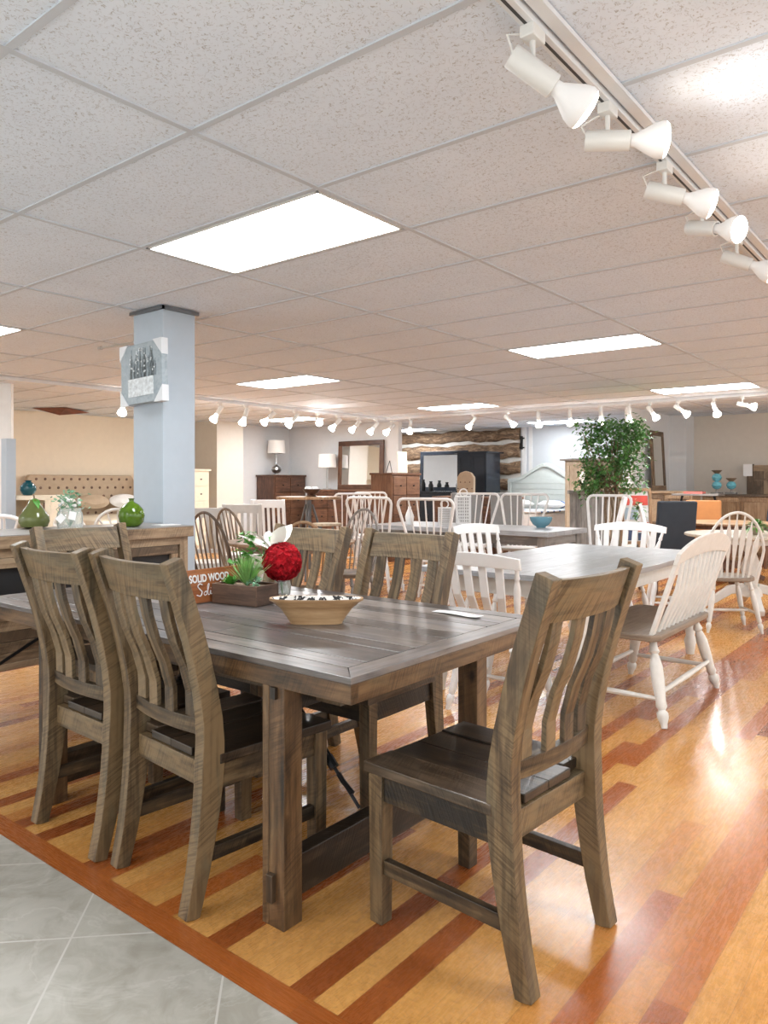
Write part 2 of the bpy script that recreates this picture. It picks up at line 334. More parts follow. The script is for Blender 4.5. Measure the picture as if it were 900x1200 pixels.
# ------------------------------------------------------------ shell
XL,XR,YN,YF,CZ=-12.2,2.8,-2.6,14.3,2.45
struct(MB().b2(XL-.1,XR,YN,1.243,-.06,0),'floor_tile',M['stone'])
bd=MB()
x=XL
while x<XR:
    L=random.uniform(.9,1.8); bd.b2(x,min(x+L,XR)-.001,1.243,1.32,-.05,0,g=0); x+=L
def floor_mesh():
    PW=.0815; X0=-1.192; vs=[];fs=[];tones=[];uvs=[];edges=[]
    i0=int((XL-X0)/PW)-1; i1=int((XR-X0)/PW)+1
    def q(x0,x1,y0,y1,t,g=False):
        k=len(vs); vs.extend([(x0,y0,0),(x1,y0,0),(x1,y1,0),(x0,y1,0)]); fs.append((k,k+1,k+2,k+3)); tones.append(t)
        o1,o2=random.uniform(0,50),random.uniform(0,50)
        # u along board
        if g: uvs.append([(x0+o1,y0+o2),(x1+o1,y0+o2),(x1+o1,y1+o2),(x0+o1,y1+o2)])
        else: uvs.append([(y0+o1,x0+o2),(y0+o1,x1+o2),(y1+o1,x1+o2),(y1+o1,x0+o2)])
        edges.append((x1-x0,y1-y0))
    dark={}   # strip index -> list of (y0,y1,tone), read off the photographed boards
    def D(i,*a): dark.setdefault(i,[]).extend(a)
    D(-2,(1.32,2.0,.93),(2.0,3.6,.80),(4.6,6.6,.8))
    D(-1,(1.32,2.3,.1),(2.3,3.3,.2),(3.3,3.75,.78),(3.75,5.2,.85),(5.2,7,.78))
    D(0,(1.32,2.1,.86),(2.1,3.1,.82),(3.1,4.0,.1),(4,5.2,.2)); D(1,(1.32,2.1,.15),(2.1,3.4,.1),(3.4,4.6,.2)); D(2,(1.32,2.4,.1),(2.4,3.2,.05),(3.2,4.5,.3))
    D(3,(1.32,1.8,.2),(1.8,2.6,.12),(2.6,4.0,.25)); D(4,(1.32,2.0,.4),(2.0,2.9,.48),(2.9,4.1,.1))
    D(5,(1.32,2.05,.78),(2.05,2.35,.8),(2.35,4.1,.3)); D(6,(1.32,2.0,.45),(2.0,3.4,.6)); D(7,(1.32,1.85,.85),(1.85,3.2,.66)); D(8,(1.32,2.4,.2)); D(9,(1.32,2.6,.3))
    D(-3,(1.32,2.9,.12),(2.9,4,.3)); D(-4,(1.32,2.6,.1)); D(-5,(1.32,2.4,.15)); D(-6,(1.32,2.2,.9),(2.2,3.1,.3)); D(-7,(1.32,2.3,.1)); D(-8,(1.32,2.0,.2),(2,2.6,.7))
    D(-9,(1.32,1.72,.72),(1.72,2.4,.3)); D(-10,(1.32,2.6,.2)); D(-13,(1.32,1.9,.78)); D(-12,(1.32,2.2,.15)); D(-14,(1.32,2.4,.9)); D(-17,(1.32,2.2,.1)); D(-16,(1.32,2.0,.25)); D(-23,(1.32,2.6,.88))
    for i in range(i0,i1):
        x0=X0+i*PW; x1=x0+PW
        if x1>XR or x0<XL: continue
        y=1.32
        for (a,b_,t) in dark.get(i,[]):
            if a>y+.01: q(x0,x1,y,a,random.uniform(.05,.4))
            q(x0,x1,a,b_,t); y=b_
        tn=random.random()
        while y<YF:
            L=random.uniform(.5,1.5); y2=min(y+L,YF)
            if random.random()<.45: tn=random.random()
            t=(random.uniform(.0,.35) if tn<.60 else (random.uniform(.4,.62) if tn<.78 else random.uniform(.7,.95)))
            q(x0,x1,y,y2,t); y=y2
    x=XL
    while x<XR:
        L=random.uniform(.5,1.3); q(x,min(x+L,XR),1.243,1.32,random.uniform(.76,.86),True); x+=L
    me=bpy.data.meshes.new('floor'); me.from_pydata(vs,[],fs); me.update()
    uvl=me.uv_layers.new(name='UVMap'); tn=me.attributes.new('tone','FLOAT','FACE'); ed=me.attributes.new('edge','FLOAT_VECTOR','CORNER')
    for p in me.polygons:
        for k,li in enumerate(p.loop_indices): uvl.data[li].uv=uvs[p.index][k]
        tn.data[p.index].value=tones[p.index]
    # rim distances: interpolate a tent by storing corner coords; keep one-sided rims
        lx,ly=edges[p.index]
        for k,li in enumerate(p.loop_indices):
            cx,cy=((0,0),(lx,0),(lx,ly),(0,ly))[k]; ed.data[li].vector=(cx,cy,0)
    me.materials.append(M['floor']); ob=bpy.data.objects.new('floor',me); C.objects.link(ob); return tag(ob,kind='structure')
floor_mesh()
struct(MB().b2(XL-.1,XR,1.243,YF+.1,-.08,-.004),'floor_base',M['slot'])
struct(MB().b2(XL-.1,XR,YN,YF+.1,CZ,CZ+.06),'ceiling',M['tile'])
GX0,GY0=-2.058,.9445
grid=MB(); j=-4
while GX0-1.2192*j>XL:
    X=GX0-1.2192*j; j+=1
    if X<XR: grid.b2(X-.012,X+.012,YN,YF,CZ-.006,CZ+.002)
k=-6
while GY0+.6096*k<YF:
    Y=GY0+.6096*k; k+=1
    if Y>YN: grid.b2(XL,XR,Y-.012,Y+.012,CZ-.005,CZ+.002)
struct(grid,'trim_1',M['tbar'])
W=M['wallwhite']
struct(MB().b2(XL-.1,XL,YN,9.1,0,CZ),'wall_left',M['wallbeige'])
struct(MB().b2(XL-.1,-11.3,9.1,9.75,0,CZ),'wall_left_pier',M['walltaupe'])
struct(MB().b2(-11.8,-11.7,9.75,11.45,0,CZ),'wall_left_far',W)
struct(MB().b2(-11.8,-8.72,11.4,11.52,0,CZ),'wall_partition_left',W)
struct(MB().b2(-7.64,-3.0,YF,YF+.1,0,CZ),'wall_back',M['wallblue'])
struct(MB().b2(-4.36,-4.24,11.6,13.85,0,CZ),'wall_partition_right',W)
struct(MB().b2(-4.24,-3.95,13.4,13.86,0,CZ),'wall_back_pier',W)
struct(MB().b2(-4.24,XR,13.85,13.95,0,CZ),'wall_back_right',M['walltaupe'])
struct(MB().b2(-13.5,-7.64,YF,YF+.1,0,CZ),'wall_log_mortar',M['chink'])
z=0.0;lg=0
for kk,(z0,z1) in enumerate([(0.02,.28),(.36,.66),(.74,1.02),(1.12,1.36),(1.46,1.72),(1.80,2.11),(2.18,2.43)]):
    mb=MB(); n=40; prof=[]; vs=[]
    for i in range(n+1):
        X=-13.4+(13.4-7.64)*i/n; wob=.02*math.sin(i*.7+kk)+.014*math.sin(i*1.9+kk*2)
        for a in range(9):
            an=PI*a/8; zz=(z0+z1)/2+wob-(math.cos(an))*(z1-z0)/2; yy=YF-.005-math.sin(an)*(.09+random.uniform(-.012,.012)); vs.append((X,yy,zz))
    fs=[(i*9+a,i*9+a+1,(i+1)*9+a+1,(i+1)*9+a) for i in range(n) for a in range(8)]+[tuple(n*9+a for a in range(9))]
    mb.add(vs,fs); struct(mb,'wall_log',M['log'],smooth=True)
for (X0,X1,Y0,Y1,nm) in [(-12.2,-12.18,YN,9.1,'baseboard_left'),(-4.24,-4.22,11.6,13.4,'baseboard_partition'),(-3.95,2.8,13.83,13.85,'baseboard_back')]:
    struct(MB().b2(X0,X1,Y0,Y1,0,.1),nm,M['white'])
# pillar with the grey blue paint
struct(MB().b2(-4.56,-4.22,2.95,3.21,0,CZ),'wall_pillar',M['pillar'],bevel=.004)
pt=MB(); pt.b2(-4.58,-4.2,2.93,2.95,CZ-.03,CZ-.007).b2(-4.22,-4.2,2.93,3.23,CZ-.03,CZ-.007); struct(pt,'trim_2',M['greymetal'])
# white hinged door panel on back wall
struct(MB().b2(-7.6,-7.5,YF-.03,YF,0,CZ).b2(-7.44,-7.36,YF-.02,YF,0,CZ),'trim_3',M['white'])
tag(MB().b2(-7.62,-7.57,YF-.06,YF-.03,1.98,2.26).b2(-7.66,-7.53,YF-.05,YF-.035,2.0,2.03).b2(-7.66,-7.53,YF-.05,YF-.035,2.2,2.23).build('wall_bracket',M['black']),'black iron bracket high on the white trim beside the log wall','bracket')
# ------------------------------------------------------------ ceiling light panels
def panel(j,k,label):
    x1=GX0-1.2192*j-.02; x0=GX0-1.2192*(j+1)+.02; y0=GY0+.6096*k+.02; y1=GY0+.6096*(k+1)-.02
    t=thing('ceiling_light',label,'light panel',((x0+x1)/2,(y0+y1)/2,CZ),0,'fluorescent ceiling panels')
    hx,hy=(x1-x0)/2,(y1-y0)/2
    MB().b2(-hx+.012,hx-.012,-hy+.012,hy-.012,-.004,-.001).build('diffuser',M['panel'],t)
    fr_=MB(); fr_.b2(-hx,hx,-hy,-hy+.012,-.008,.0).b2(-hx,hx,hy-.012,hy,-.008,0).b2(-hx,-hx+.012,-hy,hy,-.008,0).b2(hx-.012,hx,-hy,hy,-.008,0); fr_.build('frame',M['fix'],t)
LP={(0,2):'largest white ceiling light panel, up and right of the pillar',(0,8):'ceiling light panel right of centre above the grey-topped white dining table',(3,8):'ceiling light panel just right of the pillar, over the brown bow-back chairs',(3,2):'ceiling light panel cut by the left photo edge',(3,14):'thin ceiling light panel in the middle just before the far track lights',(0,14):'thin ceiling light panel at far right just before the track lights',(6,14):'light panel beyond the track, over the corner with the two lamps',(6,20):'far light panel directly before the log wall',(3,20):'far light panel above the white arched headboard'}
for (j,k) in [(0,2),(0,8),(3,8),(3,2),(3,14),(0,14),(6,14),(6,20),(3,20),(6,2),(-3,2),(-3,8),(-3,14),(0,-4),(3,-4),(-3,-4)]:
    panel(j,k,LP.get((j,k),'ceiling light panel above the part of the room outside the photo'))
# ------------------------------------------------------------ track lights
def dirmat(d):
    d=Vector(d).normalized(); return d.to_track_quat('Z','Y').to_matrix()
def head(name,loc,d,label,group,s=1.0,lod=1):
    t=thing(name,label,'track light',loc,0,group)
    MB().box((0,0,-.014*s),(.035*s,.06*s,.028*s)).build('adapter',M['fix'],t,bevel=.003)
    MB().tube([(0,0,-.028*s),(0,0,-.075*s)],.007*s,8).build('stem',M['fix'],t)
    D_=Vector(d).normalized(); c=Vector((0,0,-.095*s)); mt=dirmat(D_); a=c-D_*.06*s
    sk=MB().lathe([(.0,0),(.024*s,0),(.027*s,.004*s),(.027*s,.118*s),(.022*s,.12*s),(.022*s,.105*s)],a,20,mat=mt).build('socket',M['fix'],t,smooth=True)
    if lod: MB().tube([a+D_*.01*s,a+Vector((0,0,.04*s))-D_*.01*s,Vector((0,0,-.03*s))-D_*.03*s,Vector((0,0,-.02*s))],.003*s,6).build('cord',M['fix'],t,smooth=True)
    b0=a+D_*.112*s
    bm_=M['bulbneck'] if lod else M['bulbfar']
    bu=MB().lathe([(.017*s,0),(.018*s,.02*s),(.026*s,.035*s),(.042*s,.065*s),(.048*s,.085*s),(.046*s,.095*s)],b0,24,mat=mt).build('bulb',bm_,t,smooth=True)
    MB().lathe([(.046*s,.0951*s),(.038*s,.103*s),(.02*s,.108*s),(0.0001,.109*s)],b0,24,mat=mt).build('bulb_lens',M['bulb'],bu,smooth=True)
    li=bpy.data.lights.new('bulb_light','SPOT'); li.energy=(5 if lod else 52); li.color=(1,.975,.95); li.spot_size=R(150); li.spot_blend=1; li.shadow_soft_size=.04
    lo=bpy.data.objects.new('bulb_light',li); C.objects.link(lo); lo.parent=t; lo.location=b0+D_*.12*s; lo.rotation_euler=(-D_).to_track_quat('Z','Y').to_euler()
    return t
TX=-.88
tr=MB().b2(TX-.018,TX+.018,.6,6.2,CZ-.032,CZ-.006); t=tag(tr.build('lighting_track',M['trackgrey'],bevel=.002),'long white lighting track along the ceiling at upper right, with five big bulbs','lighting track')
MB().b2(TX-.006,TX+.002,.6,6.2,CZ-.0335,CZ-.0315).build('track_slot',M['slot'],t)
MB().b2(TX+.028,TX+.062,.6,6.2,CZ-.02,CZ-.006).build('conduit',M['trackgrey'],t)
def cdir(x,d,z): a=cw(x,d); return (a[0],a[1],z)
hl=['nearest of the five big ceiling spotlights, aimed down to the right','second nearest big ceiling spotlight, lying level with glowing bulb','third big ceiling spotlight along the upper right track','fourth big ceiling spotlight, glowing straight toward the viewer','fifth big ceiling spotlight, at the right photo edge']
for (Y,d,l) in zip((1.71,2.2,2.73,3.2,3.76),[cdir(.8,.12,-.5),cdir(1,-.25,-.1),cdir(.85,-.2,-.28),cdir(.55,-.8,-.3),cdir(.8,-.35,-.42)],hl):
    head('track_spotlight',(TX,Y,CZ-.032),d,l,'big spotlights on the near track',1.12)
ORD=['first','second','third','fourth','fifth','sixth','seventh','eighth','ninth','tenth','eleventh']
t1=MB().b2(-8.42,-8.38,2.8,10.64,CZ-.045,CZ-.006); tag(t1.build('lighting_track',M['trackgrey']),'far white lighting track running left behind the pillar','lighting track')
t2=MB().b2(-8.42,1.6,10.6,10.64,CZ-.045,CZ-.006); tag(t2.build('lighting_track',M['trackgrey']),'far white lighting track running across to the right above the ficus tree','lighting track')
for i,px in enumerate([145,257,288,318,346,372,396,419,440,459]):
    d=[cdir(0,-.4,-1),cdir(-.5,-.3,-.9),cdir(-.3,-.2,-1),cdir(-.9,-.2,-.9),cdir(-.8,-.2,-.9),cdir(.3,-1,-.4),cdir(-.8,-.2,-.9),cdir(-.8,-.2,-.9),cdir(-.7,-.2,-.9),cdir(-.8,-.2,-.8)][i]
    lb='small track spotlight hanging just left of the pillar, bulb facing down' if i==0 else ('small track spotlight facing forward with a starry glare, above the white table lamps' if i==5 else 'small spotlight, %s from the pillar on the left far track'%ORD[i-1])
    head('track_spotlight',(-8.4,atx(px,-8.4),CZ-.045),d,lb,'small spotlights on the left far track',1.2,0)
for i,px in enumerate([481,555,595,631,668,704,737,762,795,837,870]):
    d=[cdir(-.1,-.2,-1),cdir(-.7,-.2,-.9),cdir(.7,-.3,-.8),cdir(0,-.2,-1),cdir(0,-.2,-1),cdir(0,-.2,-1),cdir(0,-.2,-1),cdir(.5,-.4,-.9),cdir(.8,-.4,-.7),cdir(0,-.6,-.8),cdir(1,-.5,-.3)][i]
    head('track_spotlight',(aty(px,10.62),10.62,CZ-.045),d,'small spotlight, %s from the left on the far track running right from the log wall'%ORD[i],'small spotlights on the right far track',1.1,0)
# missing ceiling tile on the left
tag(MB().add([(-11.6,5.7,CZ-.008),(-11.1,6.0,CZ-.008),(-11.45,6.6,CZ-.03),(-12.0,6.25,CZ-.008),(-11.5,6.1,CZ-.10)],[(0,1,4),(1,2,4),(2,3,4),(3,0,4)]).build('ceiling_tile',plain('rust_stain_board',(.17,.06,.035),.8,var=.4)),'sagging rust-brown ceiling tile over the beige wall at left','ceiling tile')
# ------------------------------------------------------------ rustic dining chair (faces local +Y)
def backy(z):
    pts=[(0,-.27),(.12,-.242),(.25,-.22),(.38,-.206),(.48,-.202),(.58,-.208),(.7,-.23),(.85,-.272),(1.048,-.338)]
    for (a,ya),(b_,yb) in zip(pts,pts[1:]):
        if z<=b_: return ya+(yb-ya)*(z-a)/(b_-a)
    return pts[-1][1]
def rustic_chair(label,loc,rz,group):
    t=thing('dining_chair',label,'chair',loc,rz,group); RW=M['rustic']
    zs=[0,.06,.12,.2,.28,.36,.43,.5,.57,.65,.75,.85,.95,1.048]
    for s in (-1,1):
        MB().sweep([(s*(.212+.016*z),backy(z),z) for z in zs],.046,[.048,.052,.056,.062,.068,.074,.078,.074,.068,.062,.058,.056,.054,.052]).build('back_post',RW,t,bevel=.003)
        MB().box((s*.212,.222,.215),(.052,.052,.43),taper=.88).build('leg',RW,t,bevel=.003)
        MB().box((s*.214,.0,.165),(.024,.42,.042)).build('stretcher',RW,t,bevel=.002)
        MB().box((s*.215,.01,.392),(.026,.40,.075)).build('side_apron',RW,t,bevel=.002)
    MB().box((0,.225,.392),(.38,.026,.075)).build('front_apron',RW,t,bevel=.002)
    MB().box((0,-.196,.392),(.39,.03,.075)).build('rear_apron',RW,t,bevel=.002)
    se=MB(); n=4; x0=-.245
    for i in range(n):
        wdt=.49/n; a=x0+i*wdt; y0=-.183 if i in(0,n-1) else -.205
        dip=.004*(1 if i in (1,2) else 0)
        se.b2(a+.0005,a+wdt-.0005,y0,.262,.432,.462-dip,g=1)
    se.build('seat',M['rustic_seat'],t,bevel=.003)
    def curved(z0,z1,amp,th):
        mb=MB(); n=10; vs=[]
        for i in range(n+1):
            u=-1+2*i/n; x=u*.202; c=amp*(1-u*u)
            for (zz) in (z0,z1):
                yb=backy(zz)-.0+(-c)
                vs+= [(x,yb-th/2,zz),(x,yb+th/2,zz)]
        fs=[]
        for i in range(n):
            a=4*i; b_=a+4
            fs+=[(a,b_,b_+2,a+2),(a+1,a+3,b_+3,b_+1),(a+2,b_+2,b_+3,a+3),(a,a+1,b_+1,b_)]
        fs+=[(0,2,3,1),(4*n,4*n+1,4*n+3,4*n+2)]
        mb.add(vs,fs,0); return mb
    curved(.925,1.035,.03,.026).build('top_rail',RW,t,bevel=.002)
    curved(.515,.565,.022,.026).build('lower_rail',RW,t,bevel=.002)
    for i in range(4):
        x=-.195+ (i+.5)*.39/4; u=x/.195; zz=[.56,.64,.72,.8,.87,.93]
        MB().sweep([(x,backy(z)-.026*(1-u*u)+.010*math.sin((z-.56)/.37*PI*2),z) for z in zz],.05,.016).build('slat',RW,t,bevel=.002)
    return t
G='rustic brown slat-back dining chairs at the main table'
rc=rustic_chair('rustic brown slat-back chair in right foreground, pulled out at the table end',(-1.118,1.884),R(86),G)
dup(rc,(-1.985,1.635),R(-5.4),'rustic brown slat-back chair nearest the front table leg, on the left side of the table',G)
dup(rc,(-2.522,1.64),R(-2),'rustic brown slat-back chair on the near side, leftmost of all and beside the sideboard',G)
dup(rc,(-2.03,2.41),R(180),'rustic brown chair on the far side of the table, behind the wooden bowl',G)
dup(rc,(-2.65,2.41),R(180),'rustic brown chair on the far side of the table, behind the red flower',G)
dup(rc,(-3.285,2.03),R(-90),'rustic brown chair at the far end of the table, its back against the sideboard front',G)
# ------------------------------------------------------------ main table
TX1=-1.276; TL=2.18; TX0=TX1-TL; TY0=1.465; TY1=2.585
T=thing('dining_table','large rustic brown trestle dining table with plank top in the foreground','table',(TX1-TL/2,(TY0+TY1)/2,0))
ox,oy=T.location[0],T.location[1]
hx,hy=TL/2,(TY1-TY0)/2; B=.08
tt=MB(); z0,z1=.742,.76
g_=.0022
def fq(p,g): n=4; tt.prism(p,z0,z1,g=g)
fq([(-hx,-hy),(hx,-hy),(hx-B,-hy+B-g_),(-hx+B,-hy+B-g_)],0); fq([(-hx,hy),(-hx+B,hy-B+g_),(hx-B,hy-B+g_),(hx,hy)],0)
fq([(hx+0,-hy),(hx,hy),(hx-B+g_,hy-B),(hx-B+g_,-hy+B)],1); fq([(-hx,-hy),(-hx+B-g_,-hy+B),(-hx+B-g_,hy-B),(-hx,hy)],1)
tt.b2(-hx+.01,hx-.01,-hy+.01,hy-.01,.735,.7415,g=0)
y=-hy+B+g_; ws=[.078,.15,.082,.17,.095,.15,.085,.12]; sc=(2*hy-2*B-2*g_)/sum(ws)
for wdt in ws:
    wdt*=sc; xs=random.uniform(-.5,.5)
    tt.b2(-hx+B+g_,xs-g_*.5,y+g_,y+wdt-g_,z0,z1,g=0); tt.b2(xs+g_*.5,hx-B-g_,y+g_,y+wdt-g_,z0,z1,g=0); y+=wdt
tt.build('tabletop',M['rustic_top'],T,bevel=.0012)
ed=MB(); ed.b2(-hx,hx,-hy,-hy+.03,.688,.7415,g=0).b2(-hx,hx,hy-.03,hy,.688,.7415,g=0).b2(hx-.03,hx,-hy+.03,hy-.03,.688,.7415,g=1).b2(-hx,-hx+.03,-hy+.03,hy-.03,.688,.7415,g=1)
ed.build('table_edge',M['rustic_edge'],T,bevel=.002)
ap=MB(); ap.b2(-.92,.92,-hy+.15,-hy+.18,.62,.735,g=0).b2(-.92,.92,hy-.18,hy-.15,.62,.735,g=0); ap.build('apron',M['rustic_seat'],T)
for xb in (-1.529,-2.84):
    xc=xb-.045-ox
    for s in (-1,1):
        lg=MB(); lg.b2(xc-.045,xc-.018,s*(hy-.04)-.037,s*(hy-.04)+.037,0,.688,g=2); lg.b2(xc-.0175,xc+.045,s*(hy-.04)-.037,s*(hy-.04)+.037,0,.688,g=2)
        lo=lg.build('leg',M['rustic_edge'],T,bevel=.003)
        MB().b2(xc-.012,xc+.012,s*(hy+.002)-.011,s*(hy+.002)+.011,.075,.155).build('tenon',M['rustic_seat'],lo,bevel=.002)
        MB().b2(xc+.0,xc+.02,s*(hy+.0)-.008,s*(hy+.0)+.008,.655,.688).build('tenon',M['rustic_seat'],lo)
    MB().b2(xc-.028,xc+.028,-hy+.07,hy-.07,.065,.185,g=1).build('stretcher',M['rustic_seat'],T,bevel=.003)
    MB().b2(xc-.03,xc+.03,-hy+.07,hy-.07,.61,.688,g=1).build('cross_beam',M['rustic_seat'],T,bevel=.003)
    d_=-1 if xc>0 else 1
    p0=Vector((xc+d_*.03,-.14,.19)); p1=Vector((xc+d_*.56,-.14,.70)); v=(p1-p0)
    rod=MB().tube([p0,p1],.006,8).build('tie_rod',M['blackmetal'],T,smooth=True)
    tb=MB()
    for s in (-.012,.012): tb.tube([p0+v*.25+Vector((0,s,0)),p0+v*.55+Vector((0,s,0))],.006,6)
    tb.tube([p0+v*.21,p0+v*.27],.017,8).tube([p0+v*.53,p0+v*.59],.017,8)
    tb.tube([p0+v*.12+Vector((-.03,0,.03)),p0+v*.14,p0+v*.12+Vector((.035,0,-.02))],.009,6)
    tb.build('turnbuckle',M['blackmetal'],rod,smooth=True)
# ------------------------------------------------------------ things on the table
TZ=.76
sx_,sy_=cw(-.819,3.083)
sg=thing('wooden_sign','orange-brown wooden sign with white lettering leaning on the table','sign',(sx_,sy_,TZ+.002),R(90))
tilt=R(-8)
sb=MB().box((.165,0,.071),(.33,.02,.142)).build('sign_board',M['signwood'],sg,bevel=.002); sb.rotation_euler=(tilt,0,0)
def text(s,size,x,z,mat,parent,y=-.0108,sh=0,ext=.0006,bold=0):
    cu=bpy.data.curves.new('letters','FONT'); cu.body=s; cu.size=size; cu.extrude=ext; cu.shear=sh; cu.offset=bold
    tmp=bpy.data.objects.new('tmp',cu); C.objects.link(tmp); dg=bpy.context.evaluated_depsgraph_get()
    me=bpy.data.meshes.new_from_object(tmp.evaluated_get(dg)); bpy.data.objects.remove(tmp)
    o=bpy.data.objects.new('lettering',me); C.objects.link(o); me.materials.clear(); me.materials.append(mat); o.parent=parent
    o.location=(x,y,z); o.rotation_euler=(R(90),0,0); return o
o=text('SOLID WOOD',.044,.018,.088,M['paper'],sb,bold=.0014); o.scale=(.74,1,1)
scr=MB()
def stroke(pts,ox_,oz,sc_,r=.0016):
    P=[(ox_+x*sc_,-.0112,oz+z*sc_) for x,z in pts]; out=[]
    for i in range(len(P)-1):
        p0=P[max(i-1,0)];p1=P[i];p2=P[i+1];p3=P[min(i+2,len(P)-1)]
        for k in range(5):
            u=k/5; out.append(tuple(.5*((2*b_)+(-a+c_)*u+(2*a-5*b_+4*c_-d_)*u*u+(-a+3*b_-3*c_+d_)*u**3) for a,b_,c_,d_ in zip(p0,p1,p2,p3)))
    out.append(P[-1]); scr.tube(out,r,6)
stroke([(.95,1.35),(.55,1.5),(.25,1.2),(.5,.85),(.8,.5),(.55,.0),(0,.15)],.05,.03,.034,.0024)
stroke([(.6,.5),(.35,.25),(.5,0),(.8,.2),(.7,.5),(1.0,.45)],.075,.03,.034)
stroke([(0,.3),(.35,1.2),(.3,1.4),(.1,1.0),(.1,.1),(.3,.05)],.105,.03,.034)
stroke([(0,.1),(.15,.55),(.12,.1),(.35,.15)],.118,.03,.034); stroke([(.2,.8),(.22,.86)],.118,.03,.034)
stroke([(.6,.5),(.2,.4),(.2,.05),(.5,.1),(.75,1.4),(.65,.1),(.9,.1)],.128,.03,.034)
stroke([(0,1.3),(.2,1.35),(.35,.1),(.85,1.4)],.175,.03,.034,.0024)
scr.build('lettering',M['paper'],sb)
# planter with succulents
px_,py_=cw(-.59,3.17)
pl=thing('planter_box','dark wooden planter box of green succulents in front of the sign','planter',(px_,py_,TZ+.001),YAW*0+R(8))
mb=MB(); a,b2_,h_=.12,.075,.082
mb.b2(-a,a,-b2_,-b2_+.01,.0,h_).b2(-a,a,b2_-.01,b2_,0,h_).b2(-a,-a+.01,-b2_+.01,b2_-.01,0,h_).b2(a-.01,a,-b2_+.01,b2_-.01,0,h_).b2(-a+.01,a-.01,-b2_+.01,b2_-.01,.0,.012)
mb.build('box',M['planter'],pl,bevel=.0015)
MB().b2(-a+.01,a-.01,-b2_+.01,b2_-.01,.012,.07).build('soil',M['bark'],pl)
def blades(mb,c,n,L,wd,spread,up=1.0,curl=.25):
    for i in range(n):
        an=random.uniform(0,2*PI); el=random.uniform(*spread); d=Vector((math.cos(an)*math.cos(el),math.sin(an)*math.cos(el),math.sin(el)*up))
        l=L*random.uniform(.7,1.1); side=d.cross(Vector((0,0,1))).normalized(); pts=[]
        P=[Vector(c)+d*l*u+Vector((0,0,-curl*l*u*u)) for u in (0,.3,.65,1)]; nrm=side.cross(d)
        vs=[];
        for p,ww in zip(P,(.7,1,.7,.05)): vs+=[p-side*wd*ww/2,p-nrm*wd*ww*.22,p+side*wd*ww/2,p+nrm*wd*.1*ww]
        fs=[]
        for q in range(3):
            for e_ in range(4): fs.append((q*4+e_,q*4+(e_+1)%4,q*4+4+(e_+1)%4,q*4+4+e_))
        mb.add(vs,fs)
mb=MB(); blades(mb,(.01,0,.07),80,.15,.010,(R(40),R(88)),curl=.05); mb.build('spiky_succulent',M['succ'],pl,smooth=True)
mb=MB(); blades(mb,(-.075,-.01,.075),34,.042,.018,(R(0),R(70)),curl=-.1); mb.build('rosette_succulent',M['leaf'],pl,smooth=True)
mb=MB(); 
for i in range(14): blades(mb,(.07+random.uniform(-.03,.04),random.uniform(-.05,.04),.075+random.uniform(0,.03)),5,.03,.008,(R(0),R(80)))
mb.build('dusty_foliage',M['euc'],pl)
# flower arrangement behind
fx,fy=cw(-.455,3.33)
fv=thing('flower_vase','small glass vase holding a red hydrangea, white lily and ivy on the table','vase of flowers',(fx,fy,TZ+.001))
MB().lathe([(.03,0),(.036,.01),(.04,.05),(.03,.085),(.036,.10),(.033,.10),(.026,.085),(.036,.05),(.03,.014),(.0001,.012)],seg=24).build('vase',M['glass'],fv,smooth=True)
mb=MB()
for p in [(-.02,0,.2),(-.12,.03,.26),(-.05,.04,.29),(.0,0,.2)]: mb.tube([(0,0,.015),(p[0]*.4,p[1]*.4,p[2]*.6),p],.003,6)
mb.build('stem',M['leaf'],fv)
def petals(mb,c,rad,n,ps,sq=1.0):
    for i in range(n):
        z=1-2*(i+.5)/n; th=i*2.39996; r=math.sqrt(1-z*z); nd=Vector((r*math.cos(th),r*math.sin(th),z*sq)); nd.normalize()
        p=Vector(c)+nd*rad*random.uniform(.88,1.05); t=nd.orthogonal().normalized(); t.rotate(Matrix.Rotation(random.uniform(0,6.28),3,nd)) if False else None
        u=nd.cross(t); ro=random.uniform(0,1.57)
        for k in range(4):
            an=ro+k*PI/2; a_=(t*math.cos(an)+u*math.sin(an)); bb=nd.cross(a_)
            mb.add([p,p+a_*ps*.55-bb*ps*.45+nd*ps*.15,p+a_*ps+nd*ps*.3*random.random(),p+a_*ps*.55+bb*ps*.45+nd*ps*.15],[(0,1,2,3)])
mb=MB(); petals(mb,(.0,0,.155),.080,420,.026,.95); petals(mb,(.0,0,.155),.068,260,.026,.95); mb.lathe([(.0001,.095),(.05,.12),(.06,.155),(.045,.195),(.0001,.21)],seg=16); mb.build('red_hydrangea',M['red'],fv)
mb=MB()
for k in range(6):
    an=k*PI/3; d=Vector((math.cos(an)*.6-.3,math.sin(an)*.5-.1,.55)).normalized(); sd=d.cross(Vector((.3,.2,1))).normalized(); c=Vector((-.06,.0,.20)); L=.15
    vs=[];
    for u,wv in ((0,.2),(.3,.8),(.6,1),(.85,.6),(1,.05)):
        p=c+d*L*u+Vector((math.cos(an),math.sin(an),-.4))*.03*u*u; vs+=[p-sd*.034*wv,p+Vector((0,0,-.006*wv)),p+sd*.034*wv]
    mb.add(vs,[(3*q+e_,3*q+e_+1,3*q+4+e_,3*q+3+e_) for q in range(4) for e_ in (0,1)])
mb.build('white_lily',M['lily'],fv,smooth=True)
mb=MB()
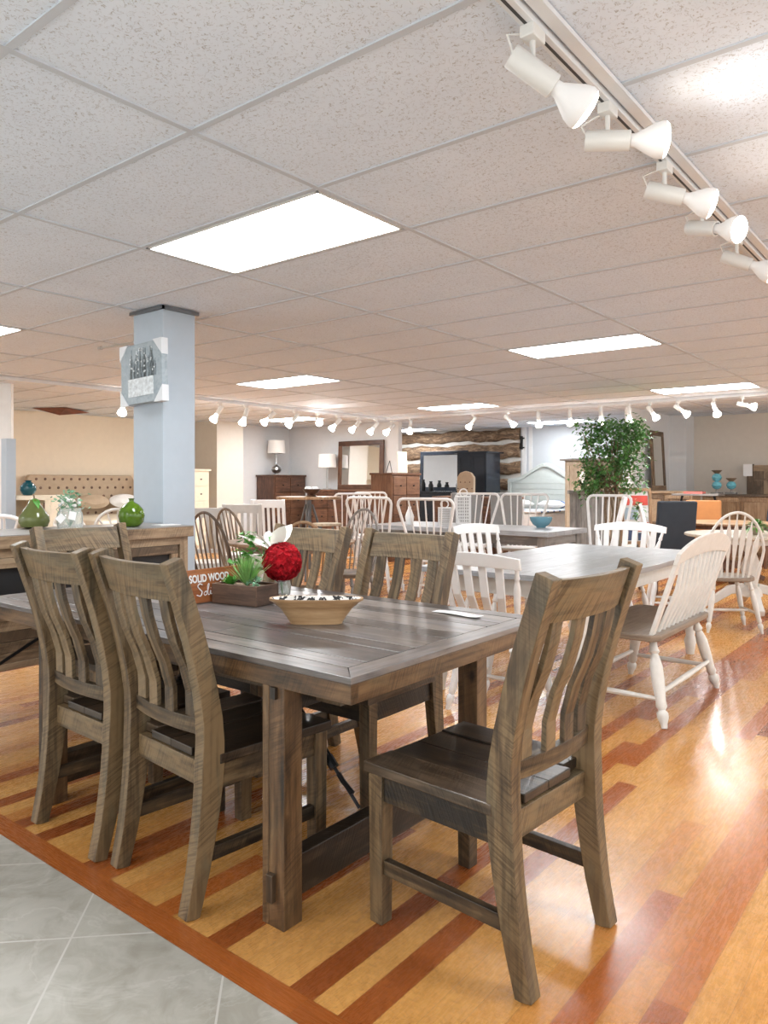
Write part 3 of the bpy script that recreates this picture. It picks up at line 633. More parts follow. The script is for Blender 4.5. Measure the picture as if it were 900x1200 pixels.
for i in range(80):
    c=Vector((-.185+random.uniform(-.06,.06),-.04+random.uniform(-.05,.05),.20+random.uniform(-.09,.09))); an=random.uniform(0,6.28); s=random.uniform(.018,.032)
    d=Vector((math.cos(an),math.sin(an),random.uniform(-.5,.7))).normalized(); sd=d.cross(Vector((.1,.2,1))).normalized(); nn=sd.cross(d)
    mb.add([c,c+d*s*.5-sd*s*.7,c+d*s*1.4+nn*s*.2,c+d*s*.5+sd*s*.7,c+d*s*.6-nn*s*.15],[(0,1,4),(1,2,4),(2,3,4),(3,0,4)])
for i in range(7): mb.tube([(-.01,0,.1),(-.1,-.02,.17),(-.17+random.uniform(-.05,.05),.03+random.uniform(-.04,.04),.2+random.uniform(-.06,.08))],.0018,5)
mb.build('ivy',M['leaf'],fv)
# boat bowl
bx_,by_=cw(-.245,2.70)
bw=thing('wooden_bowl','oblong wooden bowl with black and white inlay on the dining table','bowl',(bx_,by_,TZ+.001),YAW)
def oval(a,b_,n=40,p=2.6): 
    return [(a*abs(math.cos(t))**(2/p)*(1 if math.cos(t)>=0 else -1),b_*abs(math.sin(t))**(2/p)*(1 if math.sin(t)>=0 else -1)) for t in [2*PI*i/n for i in range(n)]]
def loft(levels,cap0=True,cap1=False,n=40):
    mb=MB(); vs=[]
    for a,b_,z in levels: vs+=[(x,y,z) for x,y in oval(a,b_,n)]
    fs=[(i*n+k,i*n+(k+1)%n,(i+1)*n+(k+1)%n,(i+1)*n+k) for i in range(len(levels)-1) for k in range(n)]
    if cap0: fs.append(tuple(reversed(range(n))))
    if cap1: fs.append(tuple((len(levels)-1)*n+k for k in range(n)))
    return mb.add(vs,fs,0)
loft([(.094,.035,0),(.096,.036,.006),(.108,.042,.025),(.13,.05,.055),(.158,.058,.078),(.17,.061,.084),(.17,.061,.092),(.162,.055,.0915)]).build('bowl_body',M['bowlwood'],bw,smooth=True)
loft([(.1622,.0552,.0914),(.152,.05,.083),(.12,.04,.045),(.08,.025,.025),(.01,.005,.02)],False,True).build('bowl_lining',M['inlay'],bw,smooth=True)
# paper tag on the table
a=cw((512-450)/F*2.90,2.90); 
pv=[];n=8
c0=Vector((*cw(.205,2.955),TZ+.0015)); c1=Vector((*cw(.36,2.80),TZ+.0015)); dd=(c1-c0); sd=Vector((-dd.y,dd.x,0)).normalized()*.024
mb=MB(); vs=[]
for i in range(n+1):
    u=i/n; p=c0+dd*u+Vector((0,0,.004*math.sin(u*PI)*1+.006*max(0,u-.85)*6)); vs+=[p-sd,p+sd,p+sd+Vector((0,0,.0008)),p-sd+Vector((0,0,.0008))]
fs=[]
for i in range(n):
    for e_ in range(4): fs.append((4*i+e_,4*i+(e_+1)%4,4*i+4+(e_+1)%4,4*i+4+e_))
fs+=[(0,1,2,3),(4*n,4*n+1,4*n+2,4*n+3)]
mb.add(vs,fs); tag(mb.build('paper_tag',M['paper'],smooth=True),'white paper price tag lying on the right of the big tabletop','paper tag')
# ------------------------------------------------------------ barnwood sideboard and what stands on it
SX=-3.87; SY1=2.935; SY0=1.0; SD=.56; SH=1.0
sbd=thing('sideboard','long barnwood sideboard with black mesh doors at the left, grey top','sideboard',(SX-SD/2,(SY0+SY1)/2,0))
L=SY1-SY0; hl_=L/2; hd=SD/2
MB().b2(-hd,hd,-hl_,hl_,SH-.004,SH,g=1).build('top_surface',M['barn_top'],sbd)
MB().b2(-hd,hd,-hl_,hl_,SH-.068,SH-.0045,g=1).build('top_board',M['barn'],sbd,bevel=.003)
cb=MB(); cb.b2(-hd+.03,hd-.045,-hl_+.04,hl_-.04,.30,SH-.068,g=1); cb.build('cabinet_body',M['barn'],sbd)
for yy in (-hl_+.06,hl_-.06):
    for xx in (-hd+.05,hd-.05): MB().box((xx,yy,(SH-.068)/2),(.06,.06,SH-.068),g=2).build('leg',M['barn'],sbd,bevel=.003)
MB().b2(hd-.045,hd-.02,-hl_+.09,hl_-.09,SH-.115,SH-.069,g=1).build('upper_rail',M['barn'],sbd)
nd=3; dl=(L-.2)/nd
for i in range(nd):
    y0=-hl_+.10+i*dl+.006; y1=y0+dl-.012; d=MB(); X0,X1=hd-.045,hd-.018
    d.b2(X0,X1,y0,y1,.83,SH-.118,g=1).b2(X0,X1,y0,y0+.05,.31,.83,g=2).b2(X0,X1,y1-.05,y1,.31,.83,g=2).b2(X0,X1,y0+.05,y1-.05,.56,.61,g=1).b2(X0,X1,y0+.05,y1-.05,.31,.34,g=1)
    for q in range(4): d.b2(X0,X1-.008,y0+.05,y1-.05,.34+q*.055,.34+q*.055+.053,g=1)
    do=d.build('door',M['barn'],sbd,bevel=.002)
    MB().b2(X0+.002,X0+.006,y0+.05,y1-.05,.61,.83).build('mesh_panel',M['mesh'],do)
    MB().sweep([(X1-.004,y0+.03,.33),(X1-.004,y1-.03,.58)],.008,.014,up=(1,0,0)).build('metal_brace',M['blackmetal'],do)
    MB().tube([(X1,y1-.06,.66),(X1+.02,y1-.06,.67),(X1+.02,y1-.06,.75),(X1,y1-.06,.76)],.004,6).build('handle',M['blackmetal'],do)
def onboard(px,D): a=at(px,D); return (a[0],a[1],SH+.001)
v=thing('pear_vase','olive green glazed pear ornament on the sideboard','ornament',onboard(40,4.40))
MB().lathe([(.045,0),(.075,.01),(.086,.04),(.083,.07),(.06,.105),(.036,.14),(.026,.165),(.012,.176),(.0001,.178)],seg=28).build('body',M['olive'],v,smooth=True)
MB().tube([(0,0,.175),(-.004,0,.19),(-.012,0,.2)],.005,6).build('stalk',M['bark'],v)
mb=MB()
for s in (-1,1):
    vs=[]; 
    for u,wv in ((0,.1),(.3,.9),(.6,1),(1,.02)): p=Vector((s*.055*u,.0,.172+.012*u-.07*u*u)); vs+=[p+Vector((0,-.02*wv,0)),p+Vector((0,0,.004)),p+Vector((0,.02*wv,0))]
    mb.add(vs,[(3*q+e_,3*q+e_+1,3*q+4+e_,3*q+3+e_) for q in range(3) for e_ in (0,1)])
mb.build('leaf',M['leaf'],v)
v=thing('glass_jar','textured glass jar of pale eucalyptus with two white tags on the sideboard','jar of greenery',onboard(82,4.22))
MB().lathe([(.055,0),(.066,.008),(.069,.05),(.068,.095),(.058,.112),(.06,.125),(.056,.125),(.053,.112),(.063,.095),(.063,.05),(.06,.015),(.0001,.012)],seg=28).build('jar',M['glass'],v,smooth=True)
mb=MB()
for i in range(150):
    c=Vector((random.gauss(0,.045),random.gauss(0,.045),random.uniform(.11,.22))); c.x*=1.1
    if c.z<.13: c.x*=.8
    an=random.uniform(0,6.28); s=random.uniform(.012,.022); d=Vector((math.cos(an),math.sin(an),random.uniform(-.3,1))).normalized(); sd=d.cross(Vector((.3,.1,1))).normalized()
    mb.add([c,c+d*s*.6-sd*s*.55,c+d*s*1.3,c+d*s*.6+sd*s*.55],[(0,1,2,3)])
for i in range(8): mb.tube([(0,0,.02),(random.gauss(0,.03),random.gauss(0,.03),.12),(random.gauss(0,.05),random.gauss(0,.05),.2)],.002,5)
mb.build('eucalyptus',M['euc'],v)
mb=MB()
for k in range(9):
    an=k*.7; mb.lathe([(.0001,-.011),(.009,-.006),(.011,0),(.009,.006),(.0001,.011)],(.05*math.cos(an),.05*math.sin(an),.14+.015*(k%3)),10)
mb.build('white_berries',M['bedding'],v,smooth=True)
for (xx,zz,r0) in ((-.02,.07,.75),(.045,.085,.2)):
    tg=MB().box((0,0,0),(.04,.001,.045),g=0).build('price_tag',M['paper'],v); q=Vector((*cw(xx,-.075),zz)); tg.location=q; tg.rotation_euler=(0,r0,YAW)
v=thing('round_vase','glossy green round bottle vase on the sideboard near the pillar','vase',onboard(154,4.55))
MB().lathe([(.035,0),(.05,.004),(.072,.03),(.079,.068),(.070,.105),(.045,.135),(.022,.148),(.014,.155),(.014,.165),(.02,.172),(.017,.173),(.010,.165),(.0001,.16)],seg=32).build('body',M['green'],v,smooth=True)
tag(MB().box((*at(195,4.72),SH+.003),(.10,.15,.004)).build('paper_sheet',M['paper']),'white paper sheet lying on the right end of the sideboard','paper sheet')
# canvas on the pillar
cv=thing('canvas_picture','grey canvas picture with cardboard corners hung on the pillar','picture',(-4.365,2.925,2.0))
cv.rotation_euler=(0,R(-2),0)
hw,hh=.235,.20
MB().b2(-hw,hw,-.045,.0,-hh,hh).build('canvas',M['canvas'],cv,bevel=.004)
mb=MB()
for i in range(60):
    x=random.uniform(-.12,.16); L=random.uniform(.05,.2); mb.box((x+random.uniform(-.01,.01),-.0462,-.03+L/2),(.004,.001,L),rot=Matrix.Rotation(random.uniform(-.15,.15),3,'Y'))
mb.build('painted_stems',M['canvasdark'],cv)
MB().b2(-.15,.14,-.047,-.0455,-.15,-.03).build('painted_crate',M['canvaslight'],cv)
for i in range(40): MB().box((random.uniform(-.13,.17),-.0468,random.uniform(.0,.17)),(.011,.001,.011),rot=Matrix.Rotation(random.uniform(0,1.5),3,'Y')).build('painted_flower',M['canvaslight'],cv)
for sx1 in (-1,1):
    for sz1 in (-1,1):
        MB().prism([(sx1*(hw+.006),sz1*(hh+.006)),(sx1*(hw-.09),sz1*(hh+.006)),(sx1*(hw+.006),sz1*(hh-.10))],-.05,.0,'y').build('corner_protector',M['card'],cv)
tag(MB().tube([(-4.52,3.0,2.25),(-5.2,3.08,2.29)],.009,8).tube([(-5.18,3.078,2.289),(-5.22,3.082,2.291)],.014,8).build('metal_rod',M['steel'],smooth=True),'thin steel rod sticking out left from the pillar above the picture','rod')
# ------------------------------------------------------------ chair kinds in the background (all face local +Y)
def turned(mb,p0,p1,r=.017,seg=10,fancy=True):
    p0=Vector(p0);p1=Vector(p1); d=p1-p0; n=[(0,.6),(.06,.75),(.12,1.15),(.17,1.15),(.2,.7),(.24,1.1),(.3,1.0),(.5,1.25),(.68,1.3),(.78,.95),(.82,.7),(.85,1.1),(.9,.8),(1,.75)] if fancy else [(0,.75),(.5,1.15),(1,.75)]
    return mb.tube([p0+d*u for u,_ in n],[r*k for _,k in n],seg)
def base4(t,mat,sm,zs=.43,w_=.17,sp=.05,fancy=True,seat='round',r=.019):
    c=[]
    for sx in (-1,1):
        for sy in (-1,1):
            p1=(sx*w_*.85,sy*.16,zs); p0=(sx*(w_+sp),sy*(.20 if sy<0 else .17)+ (-.03 if sy<0 else 0),0.0)
            turned(MB(),p0,p1,r,10,fancy).build('leg',mat,t,smooth=True); c.append((Vector(p0)*.62+Vector(p1)*.38))
    st=MB(); turned(st,c[0],c[1],.012,8,False); turned(st,c[2],c[3],.012,8,False); turned(st,(c[0]+c[1])/2,(c[2]+c[3])/2,.012,8,False)
    st.build('stretcher',mat,t,smooth=True)
    n=28; pts=[]
    for i in range(n):
        a=2*PI*i/n; x=math.cos(a); y=math.sin(a); k=2.6
        pts.append((.225*abs(x)**(2/k)*(1 if x>0 else -1)*(1+.06*y),.215*abs(y)**(2/k)*(1 if y>0 else -1)))
    MB().prism(pts,zs-.0,zs+.034,g=1).build('seat',sm,t,bevel=.008)
def bow_chair(label,loc,rz,group,mat,sm,w_=.40,top=.98,ns=8,arrow=False,rake=.13,name='windsor_chair'):
    t=thing(name,label,'chair',loc,rz,group); base4(t,mat,sm)
    def bp(u):  # hoop u in -1..1
        a=u*PI*.5; x=w_/2*math.sin(a*1.0)*1.0; z=.46+(top-.46)*(math.cos(a)**.62 if abs(u)<1 else 0); 
        return Vector((x*(1-.0*u),-.165-rake*(z-.46)/(top-.46),z))
    pts=[]
    for i in range(29):
        th=PI*i/28; x=-math.cos(th); zz=math.sin(th)
        h=.46+(top-.46)*(abs(zz)**.75); x=x*(w_/2)*(1 if h>.7 else 1-.22*(.7-h)/.24)
        pts.append(Vector((x,-.165-rake*(h-.46)/(top-.46),h)))
    MB().tube(pts,.0125,8).build('bow',mat,t,smooth=True)
    for i in range(ns):
        u=-1+2*(i+.5)/ns; xt=u*w_*.44
        # top on hoop
        zt=max((p.z for p in pts if abs(p.x-xt)<w_*.06),default=top); xb=u*.15
        p0=Vector((xb,-.165,.455)); p1=Vector((xt,-.165-rake*(zt-.46)/(top-.46),zt))
        mb=MB()
        if arrow:
            d=p1-p0; ks=[(0,.008),(.3,.009),(.42,.016),(.62,.021),(.72,.019),(.86,.005),(1,.005)]
            mb.sweep([p0+d*k for k,_ in ks],[2*r_ for _,r_ in ks],.010)
        else: mb.tube([p0,(p0+p1)/2,p1],[.0065,.0085,.0055],6)
        mb.build('spindle',mat,t,smooth=not arrow)
    return t
def fan_chair(label,loc,rz,group,mat,wt=.56,top=1.10,ns=5):
    t=thing('spindle_chair',label,'chair',loc,rz,group); base4(t,mat,mat)
    wb=.17; pts=[]
    def L(z): return -.17-.16*(z-.46)/(top-.46)
    zc=top-.07
    for z in (.46,.65,.85,zc): pts.append((-wb-(wt/2-wb)*(z-.46)/(zc-.46),z))
    for a in (30,60,90): pts.append((-wt/2+.06*(1-math.cos(R(a))),zc+.07*math.sin(R(a))))
    full=[Vector((x,L(z),z)) for x,z in pts]; full+= [Vector((-p.x,p.y,p.z)) for p in reversed(full)]
    MB().tube(full,.0165,8).build('back_frame',mat,t,smooth=True)
    for i in range(ns):
        u=-1+2*(i+1)/(ns+1); MB().tube([(u*wb*1.0,L(.46),.46),(u*wt/2*.9,L(top-.005),top-.005)],.009,6).build('spindle',mat,t,smooth=True)
    return t
def rail_chair(label,loc,rz,group,mat,sm,w_=.42,top=.92,ns=5,posts=True,arch=.02,sw=.045,rh=.085):
    t=thing('slat_chair',label,'chair',loc,rz,group); base4(t,mat,sm)
    def L(z): return -.17-.13*(z-.46)/(top-.46)
    for s in (-1,1):
        mb=MB(); turned(mb,(s*.185,L(.46),.455),(s*w_/2*.95,L(top-rh),top-rh+.01),.015); mb.build('back_post',mat,t,smooth=True)
    n=12; vs=[]
    for i in range(n+1):
        u=-1+2*i/n; x=u*(w_/2+.012); c=-.035*(1-u*u)
        for z,yy in ((top-rh-arch*0+arch*.4*(1-u*u)-.0,0),(top-arch+arch*(1-u*u),0)): vs+=[(x,L(z)+c-.011,z),(x,L(z)+c+.011,z)]
    fs=[]
    for i in range(n):
        a=4*i;b_=a+4; fs+=[(a,b_,b_+2,a+2),(a+1,a+3,b_+3,b_+1),(a+2,b_+2,b_+3,a+3),(a,a+1,b_+1,b_)]
    fs+=[(0,2,3,1),(4*n,4*n+1,4*n+3,4*n+2)]
    MB().add(vs,fs,0).build('top_rail',mat,t,bevel=.003)
    for i in range(ns):
        u=-1+2*(i+1)/(ns+1); MB().sweep([(u*.17,L(.46),.455),(u*w_*.46,L(.66)-.03*(1-u*u)-.012,.66),(u*w_*.48,L(top-rh)-.035*(1-u*u),top-rh+.012)],sw,.012).build('slat',mat,t)
    return t
def square_chair(label,loc,rz,group,mat,sm=None,top=1.0,name='slat_chair',ns=5,solid=.1):
    t=thing(name,label,'chair',loc,rz,group); sm=sm or mat
    for s in (-1,1):
        MB().sweep([(s*.20,-.24,0),(s*.20,-.2,.44),(s*.20,-.21,.6),(s*.20,-.28,top)],.038,.034).build('back_post',mat,t,bevel=.002)
        MB().box((s*.20,.2,.215),(.036,.036,.43),taper=.8).build('leg',mat,t,bevel=.002)
        MB().box((s*.20,0,.17),(.02,.4,.03)).build('stretcher',mat,t)
    MB().b2(-.225,.225,-.19,.23,.43,.455).build('seat',sm,t,bevel=.004)
    MB().b2(-.2,.2,-.2,.215,.365,.43).build('seat_frame',mat,t)
    MB().sweep([(0,-.262,top-solid),(0,-.278,top-.005)],.40,.02).build('top_rail',mat,t)
    MB().sweep([(0,-.205,.56),(0,-.21,.6)],.38,.02).build('lower_rail',mat,t)
    for i in range(ns):
        u=-1+2*(i+1)/(ns+1); MB().sweep([(u*.2,-.206,.58),(u*.2,-.262,top-solid+.01)],.032,.012).build('slat',mat,t)
    return t
def parsons(label,loc,rz,group,fab,top=1.0):
    t=thing('upholstered_chair',label,'chair',loc,rz,group)
    MB().b2(-.24,.24,-.22,.24,.34,.48).build('seat',fab,t,bevel=.02)
    MB().sweep([(0,-.22,.34),(0,-.24,.6),(0,-.30,top)],.46,.075).build('backrest',fab,t,bevel=.018)
    for sx in (-1,1):
        for sy in (-1,1): MB().box((sx*.2,sy*.19,.17),(.045,.045,.34),taper=.7).build('leg',M['brown'],t)
    return t
def round_table(label,loc,r,h,topm,legm,th=.03,rz=0):
    t=thing('round_table',label,'table',loc,rz)
    MB().lathe([(r-.02,h-th),(r,h-th+.008),(r,h-.006),(r-.006,h),(.0001,h)],seg=48).build('tabletop',topm,t,smooth=True)
    MB().lathe([(r*.82,h-th-.05),(r*.82,h-th)],seg=40).build('apron',legm,t,smooth=True)
    MB().lathe([(.11,.14),(.10,.2),(.06,.25),(.075,.32),(.10,.42),(.07,.5),(.05,.56),(.08,.62),(.12,h-th-.02),(.2,h-th)],seg=20).build('pedestal',legm,t,smooth=True)
    for k in range(4):
        a=k*PI/2+.4; c,s_=math.cos(a),math.sin(a)
        MB().sweep([(c*.06,s_*.06,.22),(c*.2,s_*.2,.19),(c*.34,s_*.34,.09),(c*.46,s_*.46,.035)],.07,[.09,.085,.07,.06],up=(-s_,c,0)).build('foot',legm,t,bevel=.008)
    return t
def rect_table(name,label,x0,x1,y0,y1,h,topm,legm,th=.032,leg='turned',rz=0):
    t=thing(name,label,'table',((x0+x1)/2,(y0+y1)/2,0),rz); hx_,hy_=(x1-x0)/2,(y1-y0)/2
    mb=MB(); n=5
    if y1-y0>x1-x0:
        for i in range(n): mb.b2(-hx_+i*2*hx_/n,-hx_+(i+1)*2*hx_/n-.001,-hy_,hy_,h-th,h,g=1)
    else:
        for i in range(n): mb.b2(-hx_,hx_,-hy_+i*2*hy_/n,-hy_+(i+1)*2*hy_/n-.001,h-th,h,g=0)
    mb.build('tabletop',topm,t,bevel=.002)
    a=MB(); e_=.07
    a.b2(-hx_+e_,hx_-e_,-hy_+e_,-hy_+e_+.022,h-th-.1,h-th,g=0).b2(-hx_+e_,hx_-e_,hy_-e_-.022,hy_-e_,h-th-.1,h-th,g=0).b2(-hx_+e_,-hx_+e_+.022,-hy_+e_,hy_-e_,h-th-.1,h-th,g=1).b2(hx_-e_-.022,hx_-e_,-hy_+e_,hy_-e_,h-th-.1,h-th,g=1)
    a.build('apron',legm,t)
    for sx in (-1,1):
        for sy in (-1,1):
            lx,ly=sx*(hx_-e_-.035),sy*(hy_-e_-.035)
            mb=MB()
            if leg=='turned': mb.lathe([(.028,0),(.035,.05),(.045,.1),(.03,.14),(.042,.2),(.05,.4),(.032,.5),(.048,.53),(.05,.56)],(lx,ly,0),14).box((lx,ly,(h-th+.55)/2),(.085,.085,h-th-.55))
            else: mb.box((lx,ly,(h-th)/2),(.09,.09,h-th),g=2)
            mb.build('leg',legm,t,smooth=leg=='turned')
    return t
def case(name,label,cat,x0,x1,y0,y1,h,mat,front='-y',cols=2,rows=3,knob=None,topm=None,cornice=.02,doors=False,z0=.0):
    t=thing(name,label,cat,((x0+x1)/2,(y0+y1)/2,0)); hx_,hy_=(x1-x0)/2,(y1-y0)/2
    MB().b2(-hx_+.015,hx_-.015,-hy_+.015,hy_-.015,.07,h-.035,g=2).build('body',mat,t)
    MB().b2(-hx_-cornice+.015,hx_+cornice-.015,-hy_-cornice+.015,hy_+cornice-.015,h-.035,h,g=0 if hx_>hy_ else 1).build('top_board',topm or mat,t,bevel=.004)
    MB().b2(-hx_,hx_,-hy_,hy_,.0,.09,g=0 if hx_>hy_ else 1).build('plinth',mat,t,bevel=.003)
    W_=2*hx_ if front=='-y' else 2*hy_; cwid=(W_-.09)/cols; rh=(h-.035-.12)/rows
    for i in range(cols):
        for k in range(rows):
            a0=-W_/2+.045+i*cwid+.008; a1=a0+cwid-.016; b0=.105+k*rh+.008; b1=b0+rh-.016
            def bb(u0,u1,v0,v1,d0,d1,mb):
                if front=='-y': return mb.b2(u0,u1,-hy_+.015-d1,-hy_+.015-d0,v0,v1,g=(2 if doors else 0))
                return mb.b2(hx_-.015+d0,hx_-.015+d1,u0,u1,v0,v1,g=(2 if doors else 1))
            mb=MB()
            if doors:
                for (u0,u1,v0,v1) in ((a0,a1,b0,b0+.06),(a0,a1,b1-.06,b1),(a0,a0+.05,b0+.06,b1-.06),(a1-.05,a1,b0+.06,b1-.06)): bb(u0,u1,v0,v1,0,.018,mb)
                bb(a0+.05,a1-.05,b0+.06,b1-.06,0,.006,mb)
            else: bb(a0,a1,b0,b1,0,.016,mb)
            d=mb.build('door' if doors else 'drawer',mat,t,bevel=.003)
            ks=[.5] if (doors or cwid<.45) else [.25,.75]
            for u in ks:
                uu=a0+(a1-a0)*(u if not doors else (.92 if i%2==0 else .08)); vv=(b0+b1)/2
                kb=MB()
                if front=='-y': kb.lathe([(.007,0),(.007,.015),(.014,.02),(.014,.026),(.0001,.03)],(uu,-hy_+.015-.016,vv),12,mat=dirmat((0,-1,0)))
                else: kb.lathe([(.007,0),(.007,.015),(.014,.02),(.014,.026),(.0001,.03)],(hx_-.015+.016,uu,vv),12,mat=dirmat((1,0,0)))
                kb.build('knob',knob or M['blackmetal'],d,smooth=True)
    return t
def lamp(label,loc,base='round'):
    t=thing('table_lamp',label,'lamp',loc)
    if base=='round': MB().lathe([(.06,0),(.06,.015),(.03,.02),(.03,.03),(.08,.06),(.105,.11),(.09,.16),(.04,.19),(.02,.22),(.015,.36),(.012,.48)],seg=24).build('base',M['steel'],t,smooth=True)
    else: MB().lathe([(.09,0),(.09,.02),(.02,.03),(.015,.2),(.02,.3),(.012,.48)],seg=24).build('base',M['steel'],t,smooth=True)
    MB().lathe([(.185,.45),(.172,.72),(.169,.72),(.182,.45)],seg=36).build('lamp_shade',M['shade'],t,smooth=True)
    return t
def frame_mirror(name,label,loc,wd,ht,rz,tilt,fm,fw=.07,back=None,cat='mirror'):
    t=thing(name,label,cat,loc,rz); t.rotation_euler=(tilt,0,rz)
    mb=MB(); mb.b2(-wd/2,wd/2,0,.035,0,fw,g=0).b2(-wd/2,wd/2,0,.035,ht-fw,ht,g=0).b2(-wd/2,-wd/2+fw,0,.035,fw,ht-fw,g=2).b2(wd/2-fw,wd/2,0,.035,fw,ht-fw,g=2)
    mb.build('frame',fm,t,bevel=.006)
    MB().b2(-wd/2+fw,wd/2-fw,.012,.024,fw,ht-fw).build('mirror_glass' if not back else 'panel',back or M['mirror'],t); return t
# ------------------------------------------------------------ grey-topped white table and its seats
rect_table('dining_table','white dining table with a grey plank top, behind the right foreground chair',-2.69,-1.56,3.70,5.85,.76,M['greytop'],M['antique'],leg='turned')
rail_chair('white slat-back chair at the near end of the grey-topped table, its back toward the viewer',(-2.10,3.72),0,'white slat-back chairs at the grey-topped table',M['white'],M['seatdark'],w_=.50,top=.90,ns=4,arch=.025)
rail_chair('white chair with arched top rail on the left side of the grey-topped table',(-2.98,5.2),R(-112),'white slat-back chairs at the grey-topped table',M['white'],M['white'],w_=.44,top=.93,ns=4)
rail_chair('wide white slat-back chair at the far end of the grey-topped table',(-2.34,6.05),R(180),'white slat-back chairs at the grey-topped table',M['white'],M['seatdark'],w_=.60,top=.93,ns=6,arch=.035)
# spindle bench
bt=thing('spindle_bench','white spindle-back bench with dark seat, on the right of the grey-topped table','bench',(-1.53,4.40,0),R(90)); bt.scale=(.95,1,1)
wh=M['antique']; 
MB().prism([(-.52,-.2),(-.47,-.235),(.47,-.235),(.52,-.2),(.52,.19),(.48,.23),(-.48,.23),(-.52,.19)],.435,.47,g=0).build('seat',M['seatdark'],bt,bevel=.008)
for sx in (-1,1):
    for sy in (-1,1):
        turned(MB(),(sx*.52,sy*.27,0),(sx*.40,sy*.17,.435),.026,12).build('leg',wh,bt,smooth=True)
    turned(MB(),(sx*.485,-.24,.14),(sx*.485,.24,.14),.014,8,False).build('stretcher',wh,bt,smooth=True)
for sy in (-1,1): turned(MB(),(-.48,sy*.235,.17),(.48,sy*.235,.17),.015,8,False).build('stretcher',wh,bt,smooth=True)
def LB(z): return -.19-.17*(z-.46)/.5
for s in (-1,1): MB().sweep([(s*.47,LB(.46),.465),(s*.485,LB(.7),.7),(s*.49,LB(.87),.87)],[.05,.045,.04],.022).build('back_post',wh,bt,bevel=.003)
n=16; vs=[]
for i in range(n+1):
    u=-1+2*i/n; x=u*.515
    for z in (.845+.035*(1-u*u),.925+.065*(1-u*u)-.02*abs(u)**6): vs+=[(x,LB(z)-.012,z),(x,LB(z)+.012,z)]
fs=[]
for i in range(n):
    a=4*i;b_=a+4; fs+=[(a,b_,b_+2,a+2),(a+1,a+3,b_+3,b_+1),(a+2,b_+2,b_+3,a+3),(a,a+1,b_+1,b_)]
fs+=[(0,2,3,1),(4*n,4*n+1,4*n+3,4*n+2)]
MB().add(vs,fs,0).build('top_rail',wh,bt,bevel=.004)
for i in range(10):
    u=-1+2*(i+1)/11; MB().tube([(u*.45,LB(.46),.465),(u*.46,LB(.7)-.02,.7),(u*.47,LB(.87),.88)],[.009,.014,.009],8).build('spindle',wh,bt,smooth=True)
# arrow-back chair and round pedestal table at right
bow_chair('white arrow-back chair with brown seat, its back to the viewer at the right photo edge',at(850,6.5),YAW+R(-6),None,M['antique'],M['seatdark'],w_=.50,top=1.02,ns=7,arrow=True,name='arrow_back_chair')
round_table('white pedestal round table with pale wooden top behind the arrow-back chair',at(880,7.45),.62,.76,M['tan'],M['antique'])
bow_chair('white bow-back chair seen from the side, before the charcoal chair at right',at(789,7.0),YAW+R(-105),None,M['white'],M['tan'],w_=.40,top=1.06,ns=7)
parsons('charcoal upholstered chair behind the side-on white bow-back chair',at(778,8.7),YAW+R(8),None,M['navy'],top=1.06)
parsons('amber leather chair at the dark round table in the right background',at(826,10.3),YAW+R(160),None,M['leather'],top=1.02)
parsons('navy upholstered chair at the right photo edge in front of the long sideboard',at(897,11.2),YAW+R(20),None,M['navy'],top=1.02)
round_table('dark brown round table with orange-brown top in the right background',at(850,9.7),.62,.76,M['oak'],M['brown'])
px0=at(886,7.3); v=thing('potted_plant','small bushy green plant in a pot on the pale round table','plant',(px0[0],px0[1],.761))
MB().lathe([(.05,0),(.065,.02),(.075,.09),(.068,.09),(.06,.03),(.0001,.03)],seg=20).build('pot',M['tan'],v,smooth=True)
mb=MB(); blades(mb,(0,0,.08),150,.16,.016,(R(-5),R(85)),curl=.5); mb.build('foliage',M['leaf'],v,smooth=True)
# ------------------------------------------------------------ oak round table with bow-back chairs
G='brown bow-back windsor chairs round the oak table'
round_table('oak pedestal round table behind the far rustic chairs',(-4.72,4.62),.56,.76,M['oak'],M['windsor'])
bow_chair('brown bow-back windsor chair at far left of its group, just right of the pillar',at(266,6.5),YAW+R(-28),G,M['windsor'],M['windsor'],w_=.44,top=1.02,ns=7)
bow_chair('brown bow-back windsor chair half hidden behind the leftmost windsor chair',at(292,7.3),YAW+R(-38),G,M['windsor'],M['windsor'],w_=.44,top=1.02,ns=7)
bow_chair('low oak bow-back windsor chair showing its arch above a rustic chair',at(357,5.65),YAW+R(4),G,M['oak'],M['windsor'],w_=.42,top=.985,ns=6)
bow_chair('grey-brown bow-back windsor chair before the white spindle chairs',at(407,6.75),YAW+R(150),G,M['greywood'],M['windsor'],w_=.42,top=1.02,ns=7)
# light chairs at left mid distance
G='pale slat-back chairs right of the pillar'
square_chair('light grey slat-back chair partly hidden by the pillar edge',at(236,7.7),YAW+R(12),G,M['lightgrey'],top=1.02)
square_chair('light grey slat-back chair between the pillar and the white slat-back chair',at(286,8.6),YAW+R(6),G,M['lightgrey'],top=1.03)
square_chair('white slat-back chair in front of the brown chest with the lamp',at(322,9.5),YAW+R(-10),G,M['white'],top=1.06)
